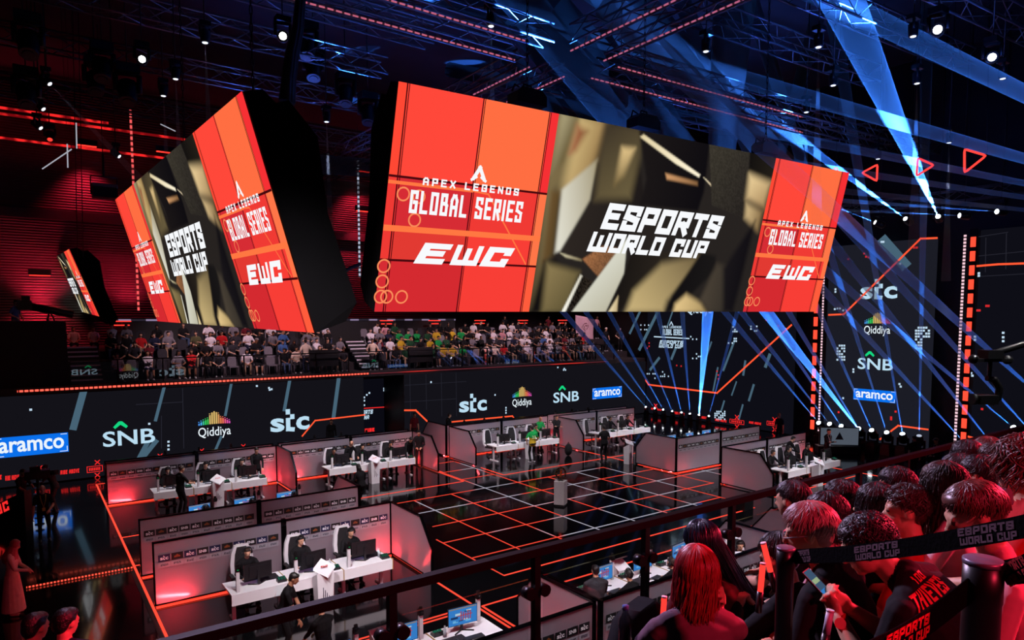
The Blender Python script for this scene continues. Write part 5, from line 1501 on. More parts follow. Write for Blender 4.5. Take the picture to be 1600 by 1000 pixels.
def strip_mesh(seq, navy):
    mb = MB(); w = 2.8 / len(seq); FR = frame((0, 0, 0), (1, 0, 0), (0, 0, 1))
    for i, s in enumerate(seq):
        x0 = -1.4 + i * w + .012; x1 = x0 + w - .024
        rect2(mb, x0, 1.08, x1, 1.24, FR, 0 if (s == 'stc' and navy) else 1)
        c = (x0 + x1) / 2; h = (x1 - x0) * .34
        if s == 'mtn':
            for k in range(5): rect2(mb, c - .06 + k * .026, 1.13, c - .045 + k * .026, 1.15 + .05 * (1 - abs(k - 2) / 3), FR, 4, .002)
        elif s == 'stc': logo_stc(mb, (c - h, 1.115, c + h, 1.215), FR, .002, 3)
        else:
            V, F = font_text(s, .03); lay(mb, V, F, (c - h, 1.12, c + h, 1.19), FR, 3, .002)
        rect2(mb, x0, .93, x1, 1.055, FR, 2)
        k = i % 3
        if k == 0: V, F = font_text('amazon', .02)
        elif k == 1: V, F = font_text('PS5', .02)
        else: V, F = stroke_text('EWC', .9, .25, .26, .2)
        lay(mb, V, F, (c - h * .9, .97, c + h * .9, 1.02), FR, 5, .002)
    return mb.mesh('sponsor_strip', TILE)


S1 = ['stc', 'mtn', 'stc', 'SNB', 'stc', 'mtn', 'stc', 'SNB', 'stc', 'mtn']; S2 = ['SNB', 'stc', 'mtn', 'stc', 'SNB', 'stc', 'mtn', 'stc', 'SNB', 'stc']
STRIP = {n: (strip_mesh(S1, n), strip_mesh(S2, n)) for n in (True, False)}


def framed(pts, d):
    """panel sheet with a slim metal rim round its outline; pts planar outline, d thickness vector"""
    a = MB(); a.prism([Vector(p) - Vector(d) * .3 for p in pts], Vector(d) * .6)
    b = MB(); n = len(pts)
    for i in range(n):
        p, q = Vector(pts[i]), Vector(pts[(i + 1) % n]); u = (q - p).normalized(); nn = Vector(d).normalized(); w = u.cross(nn) * .018
        b.prism([p - u * .018 - w - Vector(d) * .7, p - u * .018 + w - Vector(d) * .7, q + u * .018 + w - Vector(d) * .7, q + u * .018 - w - Vector(d) * .7], Vector(d) * 1.4)
    return a, b


base_led = em('booth_base_led', (255, 62, 44), 1.6)
PT = []
def partition(label, cx, y, rot, wings, navy=False, backled=True):
    t = thing('booth_partition', label, 'partition', (cx, y, 0), rot)
    for k, x in enumerate((-1.53, 1.53)):
        a, b = framed([(x - 1.48, 0, .06), (x + 1.48, 0, .06), (x + 1.48, 0, 1.55), (x - 1.48, 0, 1.55)], (0, .05, 0))
        p = a.build('panel', frost, t); b.build('rim', rim, p)
        for s in (1, -1):
            q = link('sponsor_strip', STRIP[navy][k if s == 1 else 1 - k], p); q.location = (x, -.03 * s, 0); q.rotation_euler = (0, 0, 0 if s == 1 else PI)
    MB().box((-.05, -.05, 0), (.05, .05, 1.6)).build('middle_post', rim, t)
    for w in wings:
        for s in ((1,) if w in (-1, 1) else ()):
            x = w * 3.06
            a, b = framed([(x, 0, .06), (x, -2.35, .06), (x, -2.35, .85), (x, -1.75, 1.55), (x, 0, 1.55)], (.05, 0, 0))
            p = a.build('side_wing', frost, t); b.build('rim', rim, p)
    mb = MB(); mb.box((-3.0, -.09, .0), (-1.0, -.06, .045)); mb.box((-.85, -.09, .0), (3.0, -.06, .045)); mb.build('base_light', base_led, t)
    if backled: MB().box((-3.0, .06, 0), (3.0, .085, .03)).build('base_light', base_led, t)
    R_ = Matrix.Rotation(rot, 3, 'Z')
    for x in (-2.75, 2.75):
        p = R_ @ Vector((x * .93, -.42, .06)); q = R_ @ Vector((x, 0.0, .45)); lo = add_light('AREA', 'booth_red_light', (cx + p.x, y + p.y, .06), (cx + q.x, y + q.y, .45), 26, (1, .04, .05), .1, 160)
        lo.data.shape = 'RECTANGLE'; lo.data.size = .7; lo.data.size_y = .04
    for w in wings:
        p = R_ @ Vector((w * 2.6, -1.25, .06)); q = R_ @ Vector((w * 3.06, -1.3, .4)); lo = add_light('AREA', 'booth_red_light', (cx + p.x, y + p.y, .06), (cx + q.x, y + q.y, .4), 16, (1, .04, .05), .1, 160)
        lo.data.shape = 'RECTANGLE'; lo.data.size = .04; lo.data.size_y = 1.6
    return t


def desk_proto():
    t = thing('gaming_desk', 'white desk', 'desk')
    MB().box((-.635, -.425, .71), (.635, .425, .75)).build('tabletop', white_lam, t)
    MB().box((-.635, -.425, .50), (.635, -.40, .709)).build('front_panel', white_lam, t)
    for x in (-.5, .5):
        MB().box((x - .04, -.03, .04), (x + .04, .03, .71)).box((x - .035, -.36, 0), (x + .035, .30, .04)).build('leg', white_sh, t)
    MB().box((.625, -.43, .49), (.645, .43, .757)).build('joint_strip', gold_trim, t)
    return t


def chair_proto():
    t = thing('gaming_chair', 'white gaming chair', 'chair')
    MB().prism([(-.26, -.25, .42), (.26, -.25, .42), (.27, .2, .44), (.2, .28, .42), (-.2, .28, .42), (-.27, .2, .44)], (0, 0, .1)).build('seat', pm('chair_black', (24, 22, 26), .6), t)
    out = [(-.2, .48), (-.27, .6), (-.28, .85), (-.24, 1.12), (-.16, 1.3), (.16, 1.3), (.24, 1.12), (.28, .85), (.27, .6), (.2, .48)]
    bk = MB().prism([(x, -.27 - .13 * (z - .48), z) for x, z in out], (0, -.09, 0)).build('backrest', white_sh, t)
    MB().prism([(x * .68, -.265 - .13 * (z * .94 + .04 - .48), z * .94 + .04) for x, z in out], (0, .03, 0)).build('back_cushion', MATS['chair_black'], bk)
    for x in (-.31, .31): MB().box((x - .04, -.2, .66), (x + .04, .12, .70)).box((x - .02, -.06, .45), (x + .02, .0, .66)).build('armrest', MATS['chair_black'], t)
    b = MB(); b.cyl((0, 0, .1), (0, 0, .42), .035, n=8)
    for i in range(5):
        a = 2 * PI * i / 5; b.tube([(0, 0, .13), (.3 * math.cos(a), .3 * math.sin(a), .08)], [.03, .02], 6); b.ell((.3 * math.cos(a), .3 * math.sin(a), .035), (.035, .035, .035), 8, 6)
    b.build('base', MATS['chair_black'], t)
    return t


mon_black = pm('monitor_black', (26, 26, 30), .35)
def game_picture():
    """blue game menu: panels, bright rows and a pale map"""
    mb = MB(); FR = frame((0, 0, 0), (1, 0, 0), (0, 0, 1)); rnd = random.Random(4)
    rect2(mb, -.3, 0, .3, .34, FR, 0)
    for i in range(9): x = rnd.uniform(-.28, .1); z = rnd.uniform(.02, .28); rect2(mb, x, z, x + rnd.uniform(.04, .16), z + rnd.uniform(.015, .05), FR, 1 + i % 3, .001 + .0002 * i)
    for i in range(5): rect2(mb, -.05 + .05 * i, .08, -.03 + .05 * i, .26 - .02 * (i % 3), FR, 4, .003)
    rect2(mb, -.12, .17, .2, .185, FR, 4, .0035); rect2(mb, -.29, .31, .29, .33, FR, 5, .002)
    return mb.mesh('display', [em('game_blue', (56, 130, 205), 1.0), em('game_sky', (110, 180, 225), 1.0), em('game_dark', (34, 56, 96), 1.0), em('game_pale', (180, 210, 225), 1.0), em('game_red', (190, 60, 60), .9), em('game_tan', (170, 140, 90), .8)])
GP = game_picture()


def monitor_proto():
    t = thing('monitor', 'black monitor', 'monitor')
    MB().prism([(-.31, .0, .14), (.31, .0, .14), (.31, .0, .50), (-.31, .0, .50)], (0, -.022, 0)).prism([(-.2, -.022, .2), (.2, -.022, .2), (.2, -.022, .44), (-.2, -.022, .44)], (0, -.025, 0)).build('housing', mon_black, t)
    d = link('display', GP, t); d.location = (0, .002, .15); d.rotation_euler = (0, 0, PI)
    m = MB(); m.box((-.025, -.075, .01), (.025, -.045, .36)); m.tube([(0, -.06, .012), (-.2, .08, .012)], .016, 6); m.tube([(0, -.06, .012), (.2, .08, .012)], .016, 6); m.build('stand', mon_black, t)
    return t


def post_proto():
    t = thing('camera_post', 'white camera post', 'camera post')
    MB().box((-.035, -.035, 0), (.035, .035, .46)).build('post', white_sh, t)
    m = MB(); m.box((-.045, -.045, .46), (.045, .05, .56)); m.cyl((0, .05, .51), (0, .085, .51), .03, n=10); m.box((-.03, -.02, .56), (.03, .02, .62)); m.build('camera', cam_black, t)
    MB().box((-.016, -.05, .50), (.016, -.046, .512)).build('status_light', em('status_green', (20, 200, 100), .8), t)
    return t


def small_protos():
    k = thing('keyboard', 'keyboard', 'keyboard'); MB().box((-.2, -.07, 0), (.2, .07, .02)).build('case', mon_black, k)
    b = MB()
    for i in range(14):
        for j in range(5): b.box((-.19 + i * .0272, -.06 + j * .0245, .02), (-.168 + i * .0272, -.04 + j * .0245, .03))
    b.build('keys', pm('keycap', (46, 46, 54), .5), k)
    p = thing('mouse_pad', 'mouse pad', 'mouse pad'); MB().box((-.22, -.19, 0), (.22, .19, .004)).build('pad', pm('pad_dark', (34, 28, 36), .8), p)
    m = thing('computer_mouse', 'mouse', 'mouse'); MB().ell((0, 0, .018), (.032, .058, .02)).build('shell', mon_black, m)
    x = thing('audio_mixer', 'mixer', 'mixer'); MB().prism([(-.1, -.08, 0), (-.1, .08, 0), (-.1, .08, .09), (-.1, -.08, .05)], (.2, 0, 0)).build('case', mon_black, x)
    b = MB()
    for i in range(3):
        for j in range(2): b.cyl((-.06 + .06 * i, -.03 + .06 * j, .06 + .02 * j), (-.06 + .06 * i, -.03 + .06 * j, .085 + .02 * j), .016, n=8)
    b.build('knobs', em('mixer_light', (40, 160, 120), .35), x)
    w = thing('water_bottle', 'bottle', 'bottle'); MB().lathe([(.001, 0), (.032, .002), (.032, .14), (.014, .18), (.014, .2)], n=10).build('bottle_body', pm('bottle_plastic', (190, 205, 215), .1), w); MB().lathe([(.016, .2), (.016, .22), (.001, .222)], n=10).build('cap', white_sh, w)
    return k, p, m, x, w


def plinth_proto():
    """white brand plinth: tapered box with a tilted, pointed plate on top"""
    t = thing('brand_plinth', 'plinth', 'plinth')
    MB().rings([[(-.17, -.14, 0), (.17, -.14, 0), (.17, .14, 0), (-.17, .14, 0)], [(-.2, -.16, .95), (.2, -.16, .95), (.2, .16, .78), (-.2, .16, .78)]], 0, True, False).build('body', white_lam, t)
    MB().prism([(0, -.30, .86), (.27, -.06, .98), (.04, .20, 1.12), (-.24, -.02, .99)], (.0, .03, .035)).build('top_plate', white_sh, t)
    FR = frame((0, -.165, .1), (1, 0, 0), (0, .02, 1))
    b = MB()
    for i in range(4): rect2(b, -.07 + i * .045, .18 + .05 * (i % 2), -.055 + i * .045, .5 - .07 * i, FR, 0, .012)
    b.build('side_mark', TILE[5], t)
    b = MB(); FR = frame((0.0, -.06, 1.03), (1, -.0, .02), (0, .9, .42))
    V, F = stroke_text('EWC', .9, .25, .26, .2); lay(b, V, F, (-.08, -.02, .09, .035), FR, 0, .03); b.build('logo', pm('logo_red', (190, 30, 36), .5), t)
    return t


PROTO = dict(desk=desk_proto(), chair=chair_proto(), mon=monitor_proto(), post=post_proto(), plinth=plinth_proto())
KB, PAD, MOU, MIX, WAT = small_protos()
USED = set()


def put(proto, loc, rz, label, group=None):
    if proto.name not in USED:
        USED.add(proto.name); proto.location = loc; proto.rotation_euler = (0, 0, rz); proto['label'] = label
        if group: proto['group'] = group
        return proto
    return dup(proto, loc, rz, label, group)


# players: two typing poses with headset
def headset(hc, M):
    P = lambda x, y, z: Vector(hc) + M @ Vector((x, y, z)); mb = MB()
    mb.tube([P(.098 * math.cos(a), -.01, .03 + .115 * math.sin(a)) for a in [PI * i / 10 for i in range(11)]], .014, 6)
    for q in (-1, 1): mb.tube([P(.078 * q, -.008, .0), P(.112 * q, -.008, .0)], .042, 10)
    mb.tube([P(-.1, .02, -.02), P(-.08, .1, -.05)], .006, 5)
    return mb.mesh('headset', [mon_black])
PLAY = []
for kw in (dict(lean=.14, nod=.16, hands=[V3(-.2, .5, .79), V3(.2, .48, .79)], sleeve='long', curl=.5), dict(lean=.04, nod=.1, yaw=.25, hands=[V3(-.16, .47, .79), V3(.24, .46, .79)], sleeve='long', curl=.5)):
    f, hc, M = figure(seat=.5, **kw); PLAY.append((f.mesh('person', BODYMATS, TAGS, .015), hair_fig(hc, M, 'short').mesh('hair', [HAIRM['black']], ['h'], .012), headset(hc, M)))


def player(loc, rz, label, v, top, hairc, skin=0):
    o = link('person', PLAY[v][0]); o.location = loc; o.rotation_euler = (0, 0, rz); dress_up(o, SKIN[skin], CLOTH[top], CLOTH['black'], SHOE['black']); tag(o, label, 'person', 'players at their desks')
    h = link('hair', PLAY[v][1], o); paint(h, HAIRM[hairc]); link('headset', PLAY[v][2], o)
    return o


WH = ('left', 'middle', 'right')
prs = random.Random(5)
def booth(name, cx, y, face, wings, seats=(1, 1, 1), full=True, plinth=None, navy=False, empty_chairs=True, mons=True, top='black'):
    """face -1: players look towards the tier; +1: they look away from it"""
    rot = 0 if face < 0 else PI
    partition('frosted booth partition with sponsor strip, %s' % name, cx, y, rot, wings, navy)
    Rm = Matrix.Rotation(rot, 3, 'Z')
    def wp(x, yy, z=0): v = Rm @ Vector((x, yy, z)); return (cx + v.x, y + v.y, z)
    for i in range(3):
        wi = WH[i] if face < 0 else WH[2 - i]
        x = .1 * (1 if face < 0 else -1) + (i - 1) * 1.285
        nm = '%s desk, %s' % (wi, name)
        put(PROTO['desk'], wp(x, -1.78), rot, 'white gaming desk, ' + nm, 'gaming desks')
        put(PROTO['post'], wp(x - .47, -2.08, .75), rot, 'white camera post on the ' + nm, 'camera posts')
        if mons:
            put(PROTO['mon'], wp(x + .02, -1.86, .75), rot + prs.uniform(-.15, .15), 'black monitor on the ' + nm, 'player monitors')
        if full:
            put(KB, wp(x - .02, -1.52, .75), rot + prs.uniform(-.2, .2), 'keyboard on the ' + nm, 'keyboards')
            put(PAD, wp(x + .32, -1.6, .75), rot, 'mouse pad on the ' + nm, 'mouse pads'); put(MOU, wp(x + .32, -1.58, .754), rot, 'mouse on the ' + nm, 'computer mice')
            put(MIX, wp(x + .5, -2.02, .75), rot, 'black audio mixer with lit knobs on the ' + nm, 'audio mixers')
            if prs.random() < .6: put(WAT, wp(x + .42, -1.86, .75), rot, 'water bottle on the ' + nm, 'water bottles')
        st = seats[i]
        if st or empty_chairs: put(PROTO['chair'], wp(x, -.93), rot + PI + prs.uniform(-.2, .2) * (0 if st else 2.5), ('white gaming chair, %s, at the ' % ('occupied' if st else 'empty')) + nm, 'gaming chairs')
        if st: player(wp(x, -.95), rot + PI, 'player in dark top with headset at the ' + nm, (i + int(abs(cx))) % 2, top if isinstance(top, str) else top[i], prs.choice(['black', 'black', 'brown']), prs.randrange(2))
    if plinth is not None: put(PROTO['plinth'], wp(plinth, -2.42), rot + PI * 0, 'white brand plinth with tilted top before the ' + name, 'brand plinths')


booth('nearest left booth', -6.3, -4.85, -1, (1,), (1, 1, 1), True, .15, True)
booth('left booth backing onto the nearest', -6.3, -2.6, 1, (-1,), (1, 1, 1), True, None)
booth('far left booth', -6.3, 5.8, -1, (1,), (1, 1, 1), True, .2)
booth('second back-row booth', -.05, 5.8, -1, (1,), (1, 1, 1), True, 0)
booth('back-row booth with empty chairs', 8.1, 5.9, -1, (-1,), (0, 0, 1), True, .0, False, True, True, ('green', 'green', 'green'))
booth('rightmost back-row booth', 14.4, 5.6, -1, (-1,), (0, 1, 1), True, None)
booth('right booth seen from behind', 14.4, -2.75, 1, (1,), (1, 0, 1), False, None)
booth('right booth by the host', 14.4, -5.15, -1, (-1,), (1, 1, 1), True, -.1)
booth('bottom left booth', -6.3, -13.3, 1, (-1,), (0, 0, 0), True, .05, False, False)
booth('bottom centre booth', -.05, -13.3, 1, (1, -1), (0, 1, 1), True, .1)
booth('bottom right booth', 8.05, -13.3, 1, (1,), (0, 0, 0), False, None, False, True, False)
# the rear row, seen only over the partitions
for nm, cx, w, st in (('rear booth behind far left one', -6.3, (), (0, 0, 0)), ('rear booth behind second one', -.05, (), (1, 1, 0)), ('rear booth behind empty chairs', 8.1, (1,), (0, 0, 0)), ('rear booth at right end', 14.4, (), (1, 1, 0))):
    booth(nm, cx, 6.25, 1, w, st, False, None, False, False, False)
# plinths facing the middle aisle at right
put(PROTO['plinth'], (11.15, -.08, 0), .3, 'tall white brand plinth at the end of the booth wing right of the trophy', 'brand plinths')

# ================================================================== trophy
t = thing('pedestal', 'pale square pedestal in the middle of the lit floor grid', 'pedestal', (3.99, -3.72, 0), .55)
ped = pm('pedestal_grey', (176, 174, 178), .5, var=.06)
MB().box((-.19, -.19, .07), (.19, .19, .92)).build('column', ped, t); MB().box((-.17, -.17, 0), (.17, .17, .07)).build('plinth_foot', black_paint, t)
FR = frame((0, -.192, .8), (1, 0, 0), (0, 0, 1)); b = MB(); V, F = stroke_text('EWC', .9, .2, .27, .2); lay(b, V, F, (-.13, 0, -.02, .035), FR, 0, .001); b.build('logo', TILE[5], t)
t = thing('trophy', 'black and gold ring trophy on the pale pedestal', 'trophy', (3.99, -3.72, .92), -.6)
gold = pm('trophy_gold', (190, 140, 60), .25, .9); tb = pm('trophy_black', (20, 17, 18), .2, .6)
b = MB(); b.tube([(.17 * math.cos(a), 0, .26 + .21 * math.sin(a)) for a in [2 * PI * i / 20 for i in range(21)]], .035, 6, 0, False, False); b.build('ring', tb, t)
b = MB()
for i in range(10):
    a = 2 * PI * i / 10; b.ell((.17 * math.cos(a), -.035, .26 + .21 * math.sin(a)), (.022, .012, .03), 6, 4)
b.prism([(-.05, 0, .12), (.03, 0, .14), (.06, 0, .4), (-.02, 0, .36)], (0, .04, 0)); b.build('gold_shards', gold, t)
MB().rings([[(-.08, -.08, 0), (.08, -.08, 0), (.08, .08, 0), (-.08, .08, 0)], [(-.04, -.04, .06), (.04, -.04, .06), (.04, .04, .06), (-.04, .04, .06)]], 0, True, False).build('foot', tb, t)

# black floor box and stage screens at right
t = thing('floor_box', 'black equipment box on the floor right of the trophy', 'equipment box', (9.0, -7.85, 0), .1)
MB().box((-.3, -.22, 0), (.3, .22, .38)).build('case', cam_black, t); MB().box((-.12, -.06, .38), (.12, .06, .42)).build('handle', pm('silver', (150, 150, 155), .3, .9), t)
p = onz(1310, 708); t = thing('stage_screen', 'grey stage screen showing a black triangle behind the right booth', 'screen', (p.x, p.y, 0), -.75)
MB().box((-1.0, -.1, 0), (1.0, .5, .35)).build('stand', cam_black, t); MB().box((-.95, -.06, .4), (.95, .06, 1.32)).build('housing', cam_black, t)
MB().poly([(-.9, -.065, .44), (.9, -.065, .44), (.9, -.065, 1.28), (-.9, -.065, 1.28)]).build('display', em('triangle_grey', (84, 92, 104), .8), t)
MB().poly([(-.2, -.07, .7), (.2, -.07, .7), (0, -.07, 1.08)]).build('triangle_mark', black_paint, t)
# ================================================================== people on the stage floor
def facing(a): return a - PI / 2


def stage_person(label, loc, look, **kw):
    return person(label, kw.pop('group', None), loc, facing(look), kw.pop('voxel', .015), **kw)


def up3(p): return (p.x, p.y, 0)


A_L, A_R, A_UP, A_DN = PI, 0.0, PI / 2, -PI / 2
crossed = [V3(.10, .24, 1.17), V3(-.10, .26, 1.15)]
stage_person('staff member in black hoodie standing beside the wing of the second back row booth', up3(onz(655, 731)), A_DN - .5, sit=False, sleeve='long', hands=[V3(-.12, .2, .98), V3(.12, .22, .98)], nod=.25)
p = ony(541, 690, 4.75); stage_person('bald person in black leaning over the left player of the second back row booth', (p.x, 4.62, 0), A_DN + .2, sit=False, hair='bald', lean=.35, nod=.35, sleeve='long', hands=[V3(-.2, .45, 1.0), V3(.2, .45, 1.0)])
p = ony(628, 700, 4.3); stage_person('staff member in black leaning on the right desk of the second back row booth', (p.x + .35, 4.35, 0), A_DN - .2, sit=False, lean=.5, nod=.4, sleeve='long', hands=[V3(-.1, .55, .8), V3(.25, .55, .78)])
p = onz(566, 772); stage_person('person in black crouching before the desks of the second back row booth', up3(p), A_UP + .3, sit=True, seat=.28, sleeve='long', lean=.25, hair='long', feet=[V3(-.14, .28, .08), V3(.14, .2, .08)])
p = onz(283, 806); stage_person('photographer in black tee before the far left booth, bare forearms raised', up3(p), A_R + .4, sit=False, nod=.25, hairc='brown', hands=[V3(-.02, .42, 1.12), V3(.14, .4, 1.08)])
t = thing('photo_camera', 'black photo camera held by the photographer before the far left booth', 'camera', (p.x + .40, p.y + .24, 1.1), facing(A_R + .4)); MB().box((-.07, -.04, -.05), (.07, .04, .05)).build('camera_body', cam_black, t); MB().cyl((0, .04, 0), (0, .16, 0), .038).build('lens', cam_black, t)
p = ony(395, 735, 4.9); stage_person('person in black standing by the right desk of the far left booth', (p.x + .15, 4.95, 0), A_DN, sit=False, sleeve='long', nod=.3, hands=[V3(-.15, .35, .95), V3(.15, .35, .95)])
# man in green and gold jersey
p = onz(832, 723); o, hc, M = stage_person('person in green and gold jersey with back turned before the empty white chairs', up3(p), A_UP - .2, sit=False, width=1.1, top='green', bottom='black', shoe='white', hands=[V3(-.24, .1, .95), V3(.2, .22, .98)])
me = o.data; me.materials.append(CLOTH['yellow'])
me = o.data = o.data.copy()
for q in me.polygons:
    if q.material_index == 1 and q.center.z < 1.2: q.material_index = 6
b = MB(); FR = frame((0, -.15, 1.16), (1, 0, 0), (0, 0, 1)); V, F = font_text('23', .04); lay(b, V, F, (-.1, 0, .1, .15), FR, 0, .0); b.build('shirt_number', pm('number_cream', (210, 200, 150), .6), o)
p = ony(842, 675, 5.0); stage_person('player in green jersey standing behind the desks of the booth with empty white chairs', (p.x, 4.95, 0), A_DN, sit=False, top='green', hair='bald', skin=1, nod=.2, hands=[V3(-.2, .3, .95), V3(.2, .3, .95)])
p = ony(862, 665, 5.4); stage_person('staff member in black hoodie, arms crossed, by the rightmost back-row booth wing', (p.x - .1, 4.9, 0), A_DN - .3, sit=False, sleeve='long', hands=crossed, width=1.05)
t = thing('backpack', 'black bag standing on the floor right of the booth with empty white chairs', 'bag', up3(onz(888, 712)), .3); MB().ell((0, 0, .3), (.24, .18, .3)).build('bag_body', CLOTH['black'], t); MB().tube([(-.08, 0, .58), (0, 0, .68), (.08, 0, .58)], .015, 6).build('handle', CLOTH['black'], t)
p = onz(944, 722); stage_person('staff member in black tee with back turned before the right back booth', up3(p), A_UP - .3, sit=False, width=1.1, hands=[V3(-.2, .3, 1.0), V3(.22, .28, 1.0)])
p = ony(699, 665, 8.8); stage_person('person in black standing behind the left wing of the booth with empty white chairs', (p.x, 8.7, 0), A_R, sit=False, nod=.2, sleeve='long')
p = ony(647, 665, 10.0); stage_person('person in dark red top standing at the mouth of the tunnel', (p.x, 10.0, 0), A_DN, sit=False, top='maroon')
p = ony(517, 665, 10.4); stage_person('person in black standing against the led wall left of the tunnel', (p.x, 10.4, 0), A_DN, sit=False, sleeve='long')
p = ony(1241, 682, -6.0); stage_person('player in black leaning over the left desk of the right booth nearest the tier', (p.x - .1, -5.75, 0), A_R - .5, sit=False, lean=.3, nod=.3, sleeve='long', hands=[V3(-.1, .45, 1.0), V3(.15, .45, 1.0)])
p = ony(1293, 680, -5.8); o, hc, M = stage_person('host in black suit with white lanyard, arms folded, at the right booth nearest the tier', (p.x, -5.8, 0), A_DN - .2, sit=False, sleeve='long', hands=crossed)
lan = pm('lanyard_white', (220, 220, 225), .6)
def lanyard(o, z=1.42, w=.07, m=lan): MB().tube([(-w, .085, z + .03), (-w * .8, .145, z - .12), (0, .16, z - .36), (w * .8, .145, z - .12), (w, .085, z + .03)], .009, 5).box((-.04, .155, z - .46), (.04, .165, z - .36)).build('lanyard', m, o)
lanyard(o)
p = ony(1218, 672, -1.6); stage_person('person with light hair standing behind the partition at right, only the head above it', (p.x, -1.6, 0), A_L, sit=False, hairc='blonde')
p = onz(1428, 744); stage_person('crew member in black tee and cap, back turned, far right of the floor', up3(p), A_UP - .6, sit=False, hair='cap', width=1.15)
p = onz(1462, 748); o, hc, M = stage_person('host in black jacket, cap and white lanyard on the far right of the floor', up3(p), A_L - .4, sit=False, hair='cap', sleeve='long', hands=[V3(-.12, .36, 1.05), V3(.2, .3, 1.0)]); lanyard(o)
p = Vector((-2.3, -12.35, 0)); stage_person('person in loose grey top standing behind the left wing of the bottom centre booth', up3(p), A_UP - .4, sit=False, top='charcoal', bottom='khaki', sleeve='long', width=1.15, hands=[V3(-.1, .34, 1.0), V3(.14, .36, 1.0)])
for (px, py, lab, hr) in ((1155, 850, 'person with black headset seated between the two bottom booths, farther one', 'short'), (1166, 876, 'person with glasses in black seated between the two bottom booths, nearer one', 'short')):
    p = onz(px, py, 1.25); o, hc, M = stage_person(lab, up3(p), A_DN - .6, sit=True, sleeve='long', hands=[V3(-.15, .4, .72), V3(.15, .4, .72)], voxel=.013)
    link('headset', headset(hc, M), o) if 'headset' in lab else MB().tube([hc + M @ V3(.035 + .02 * math.cos(a), .097, .006 + .016 * math.sin(a)) for a in [PI * i / 6 for i in range(13)]], .003, 4).tube([hc + M @ V3(-.035 + .02 * math.cos(a), .097, .006 + .016 * math.sin(a)) for a in [PI * i / 6 for i in range(13)]], .003, 4).build('glasses', mon_black, o)
    put(PROTO['chair'], up3(p), facing(A_DN - .6), 'white gaming chair under the ' + lab.split(' seated')[0] + ' at the bottom', 'gaming chairs')
p = onz(441, 904, 1.6); o, hc, M = stage_person('person in black tee with red print bending before the nearest left booth', up3(p), A_R - .5, sit=False, lean=.25, nod=.25, skin=1, hands=[V3(-.1, .35, .85), V3(.2, .35, .8)], voxel=.011)
b = MB(); FR = frame((.09, -.115, 1.24), (1, 0, 0), (0, .22, 1))
for i in range(4): line2(b, [(-.04 + .02 * i, 0), (-.02 + .02 * i, .12 - .02 * i)], .012, FR, 0, .02)
b.build('shirt_print', pm('print_red', (200, 40, 44), .6), o)
p = onz(505, 956, 1.55); stage_person('person in black with back of head shown under the handrail, before the white plinth', up3(p), A_UP + .3, sit=False, nod=.3, sleeve='long', hands=[V3(-.1, .4, 1.0), V3(.14, .4, 1.0)], voxel=.011)
# lower left
p = onz(22, 960); o, hc, M = stage_person('person in long pale dress and rosy headscarf standing at lower left', up3(p), A_R - .3, sit=False, hair='scarf', hairc='cover', top='cream', bottom='cream', sleeve='long', dress=True, nod=.3, female=True, hands=[V3(-.02, .3, 1.05), V3(.06, .32, 1.02)], voxel=.013)
p = onz(70, 845); o, hc, M = stage_person('bald person in black with yellow lanyard standing at the left edge', up3(p), A_DN + .1, sit=False, hair='bald', skin=3, nod=.15, hands=[V3(-.12, .3, 1.0), V3(.27, .05, .8)]); lanyard(o, 1.42, .075, pm('lanyard_yellow', (200, 160, 60), .6))
p = onz(36, 812); o, hc, M = stage_person('camera operator with pale sleeves behind the camera rig at the left edge', up3(p), A_R - .8, sit=False, sleeve='short', nod=.3, hands=[V3(-.14, .36, 1.05), V3(.14, .38, 1.0)])
t = thing('camera_rig', 'tall black camera rig on a post at the left edge', 'camera rig', (p.x + .45, p.y - .5, 0), facing(A_R))
MB().tube([(0, 0, 0), (0, 0, 1.45)], .045, 8).build('post', cam_black, t)
for i in range(7): MB().cyl((0, 0, .1 + .2 * i), (0, 0, .13 + .2 * i), .14 - .01 * (i % 2)).build('ring_weight', cam_black, t)
MB().box((-.16, -.35, 1.45), (.16, .35, 1.72)).box((-.06, -.2, 1.72), (.06, .1, 1.85)).cyl((0, .35, 1.58), (0, .6, 1.58), .08).build('camera', cam_black, t)
p = onz(88, 800); stage_person('person in black bending over the camera rig before the blue sponsor sign', up3(p), A_L - .3, sit=False, lean=.3, nod=.3, sleeve='long', hands=[V3(-.1, .45, 1.25), V3(.15, .42, 1.2)])
p = onz(13, 830); t = thing('display_wedge', 'slanted dark display with red lettering at the left edge', 'display', (p.x, p.y, 0), -.7)
MB().prism([(-.6, 0, 0), (.6, 0, 0), (.6, 0, 1.3), (-.6, 0, .75)], (0, .3, 0)).build('housing', cam_black, t)
b = MB(); FR = frame((0, -.012, 0), (1, 0, .458), (0, 0, 1)); V, F = stroke_text('EWC', .8, .25, .24, .3); lay(b, V, F, (-.45, .6, .45, .9), FR, 0); b.build('lettering', red_word, t)
for px, py, lab in ((52, 985, 'dark-haired spectator at the bottom left corner, left one of two'), (100, 978, 'dark-haired spectator at the bottom left corner, right one of two')):
    p = at(px, py, 5.4); person(lab, None, (p.x, p.y, p.z - 1.24), .0, .012, top='navy', yaw=-.9, sleeve='long')
p = at(75, 980, 5.4); struct(MB().box((p.x - 1.2, p.y - 1.2, 0), (p.x + 1.2, p.y + .75, p.z - 1.24)).build('floor_riser', carpet))
for px in (52, 100):
    q = at(px, 982, 5.4); c = link('balcony_chair', CH); c.location = (q.x, q.y + .02, p.z - 1.24); paint(c, CLOTH['charcoal']); tag(c, 'dark chair under the %s spectator at the bottom left corner' % ('left' if px < 60 else 'right'), 'chair')
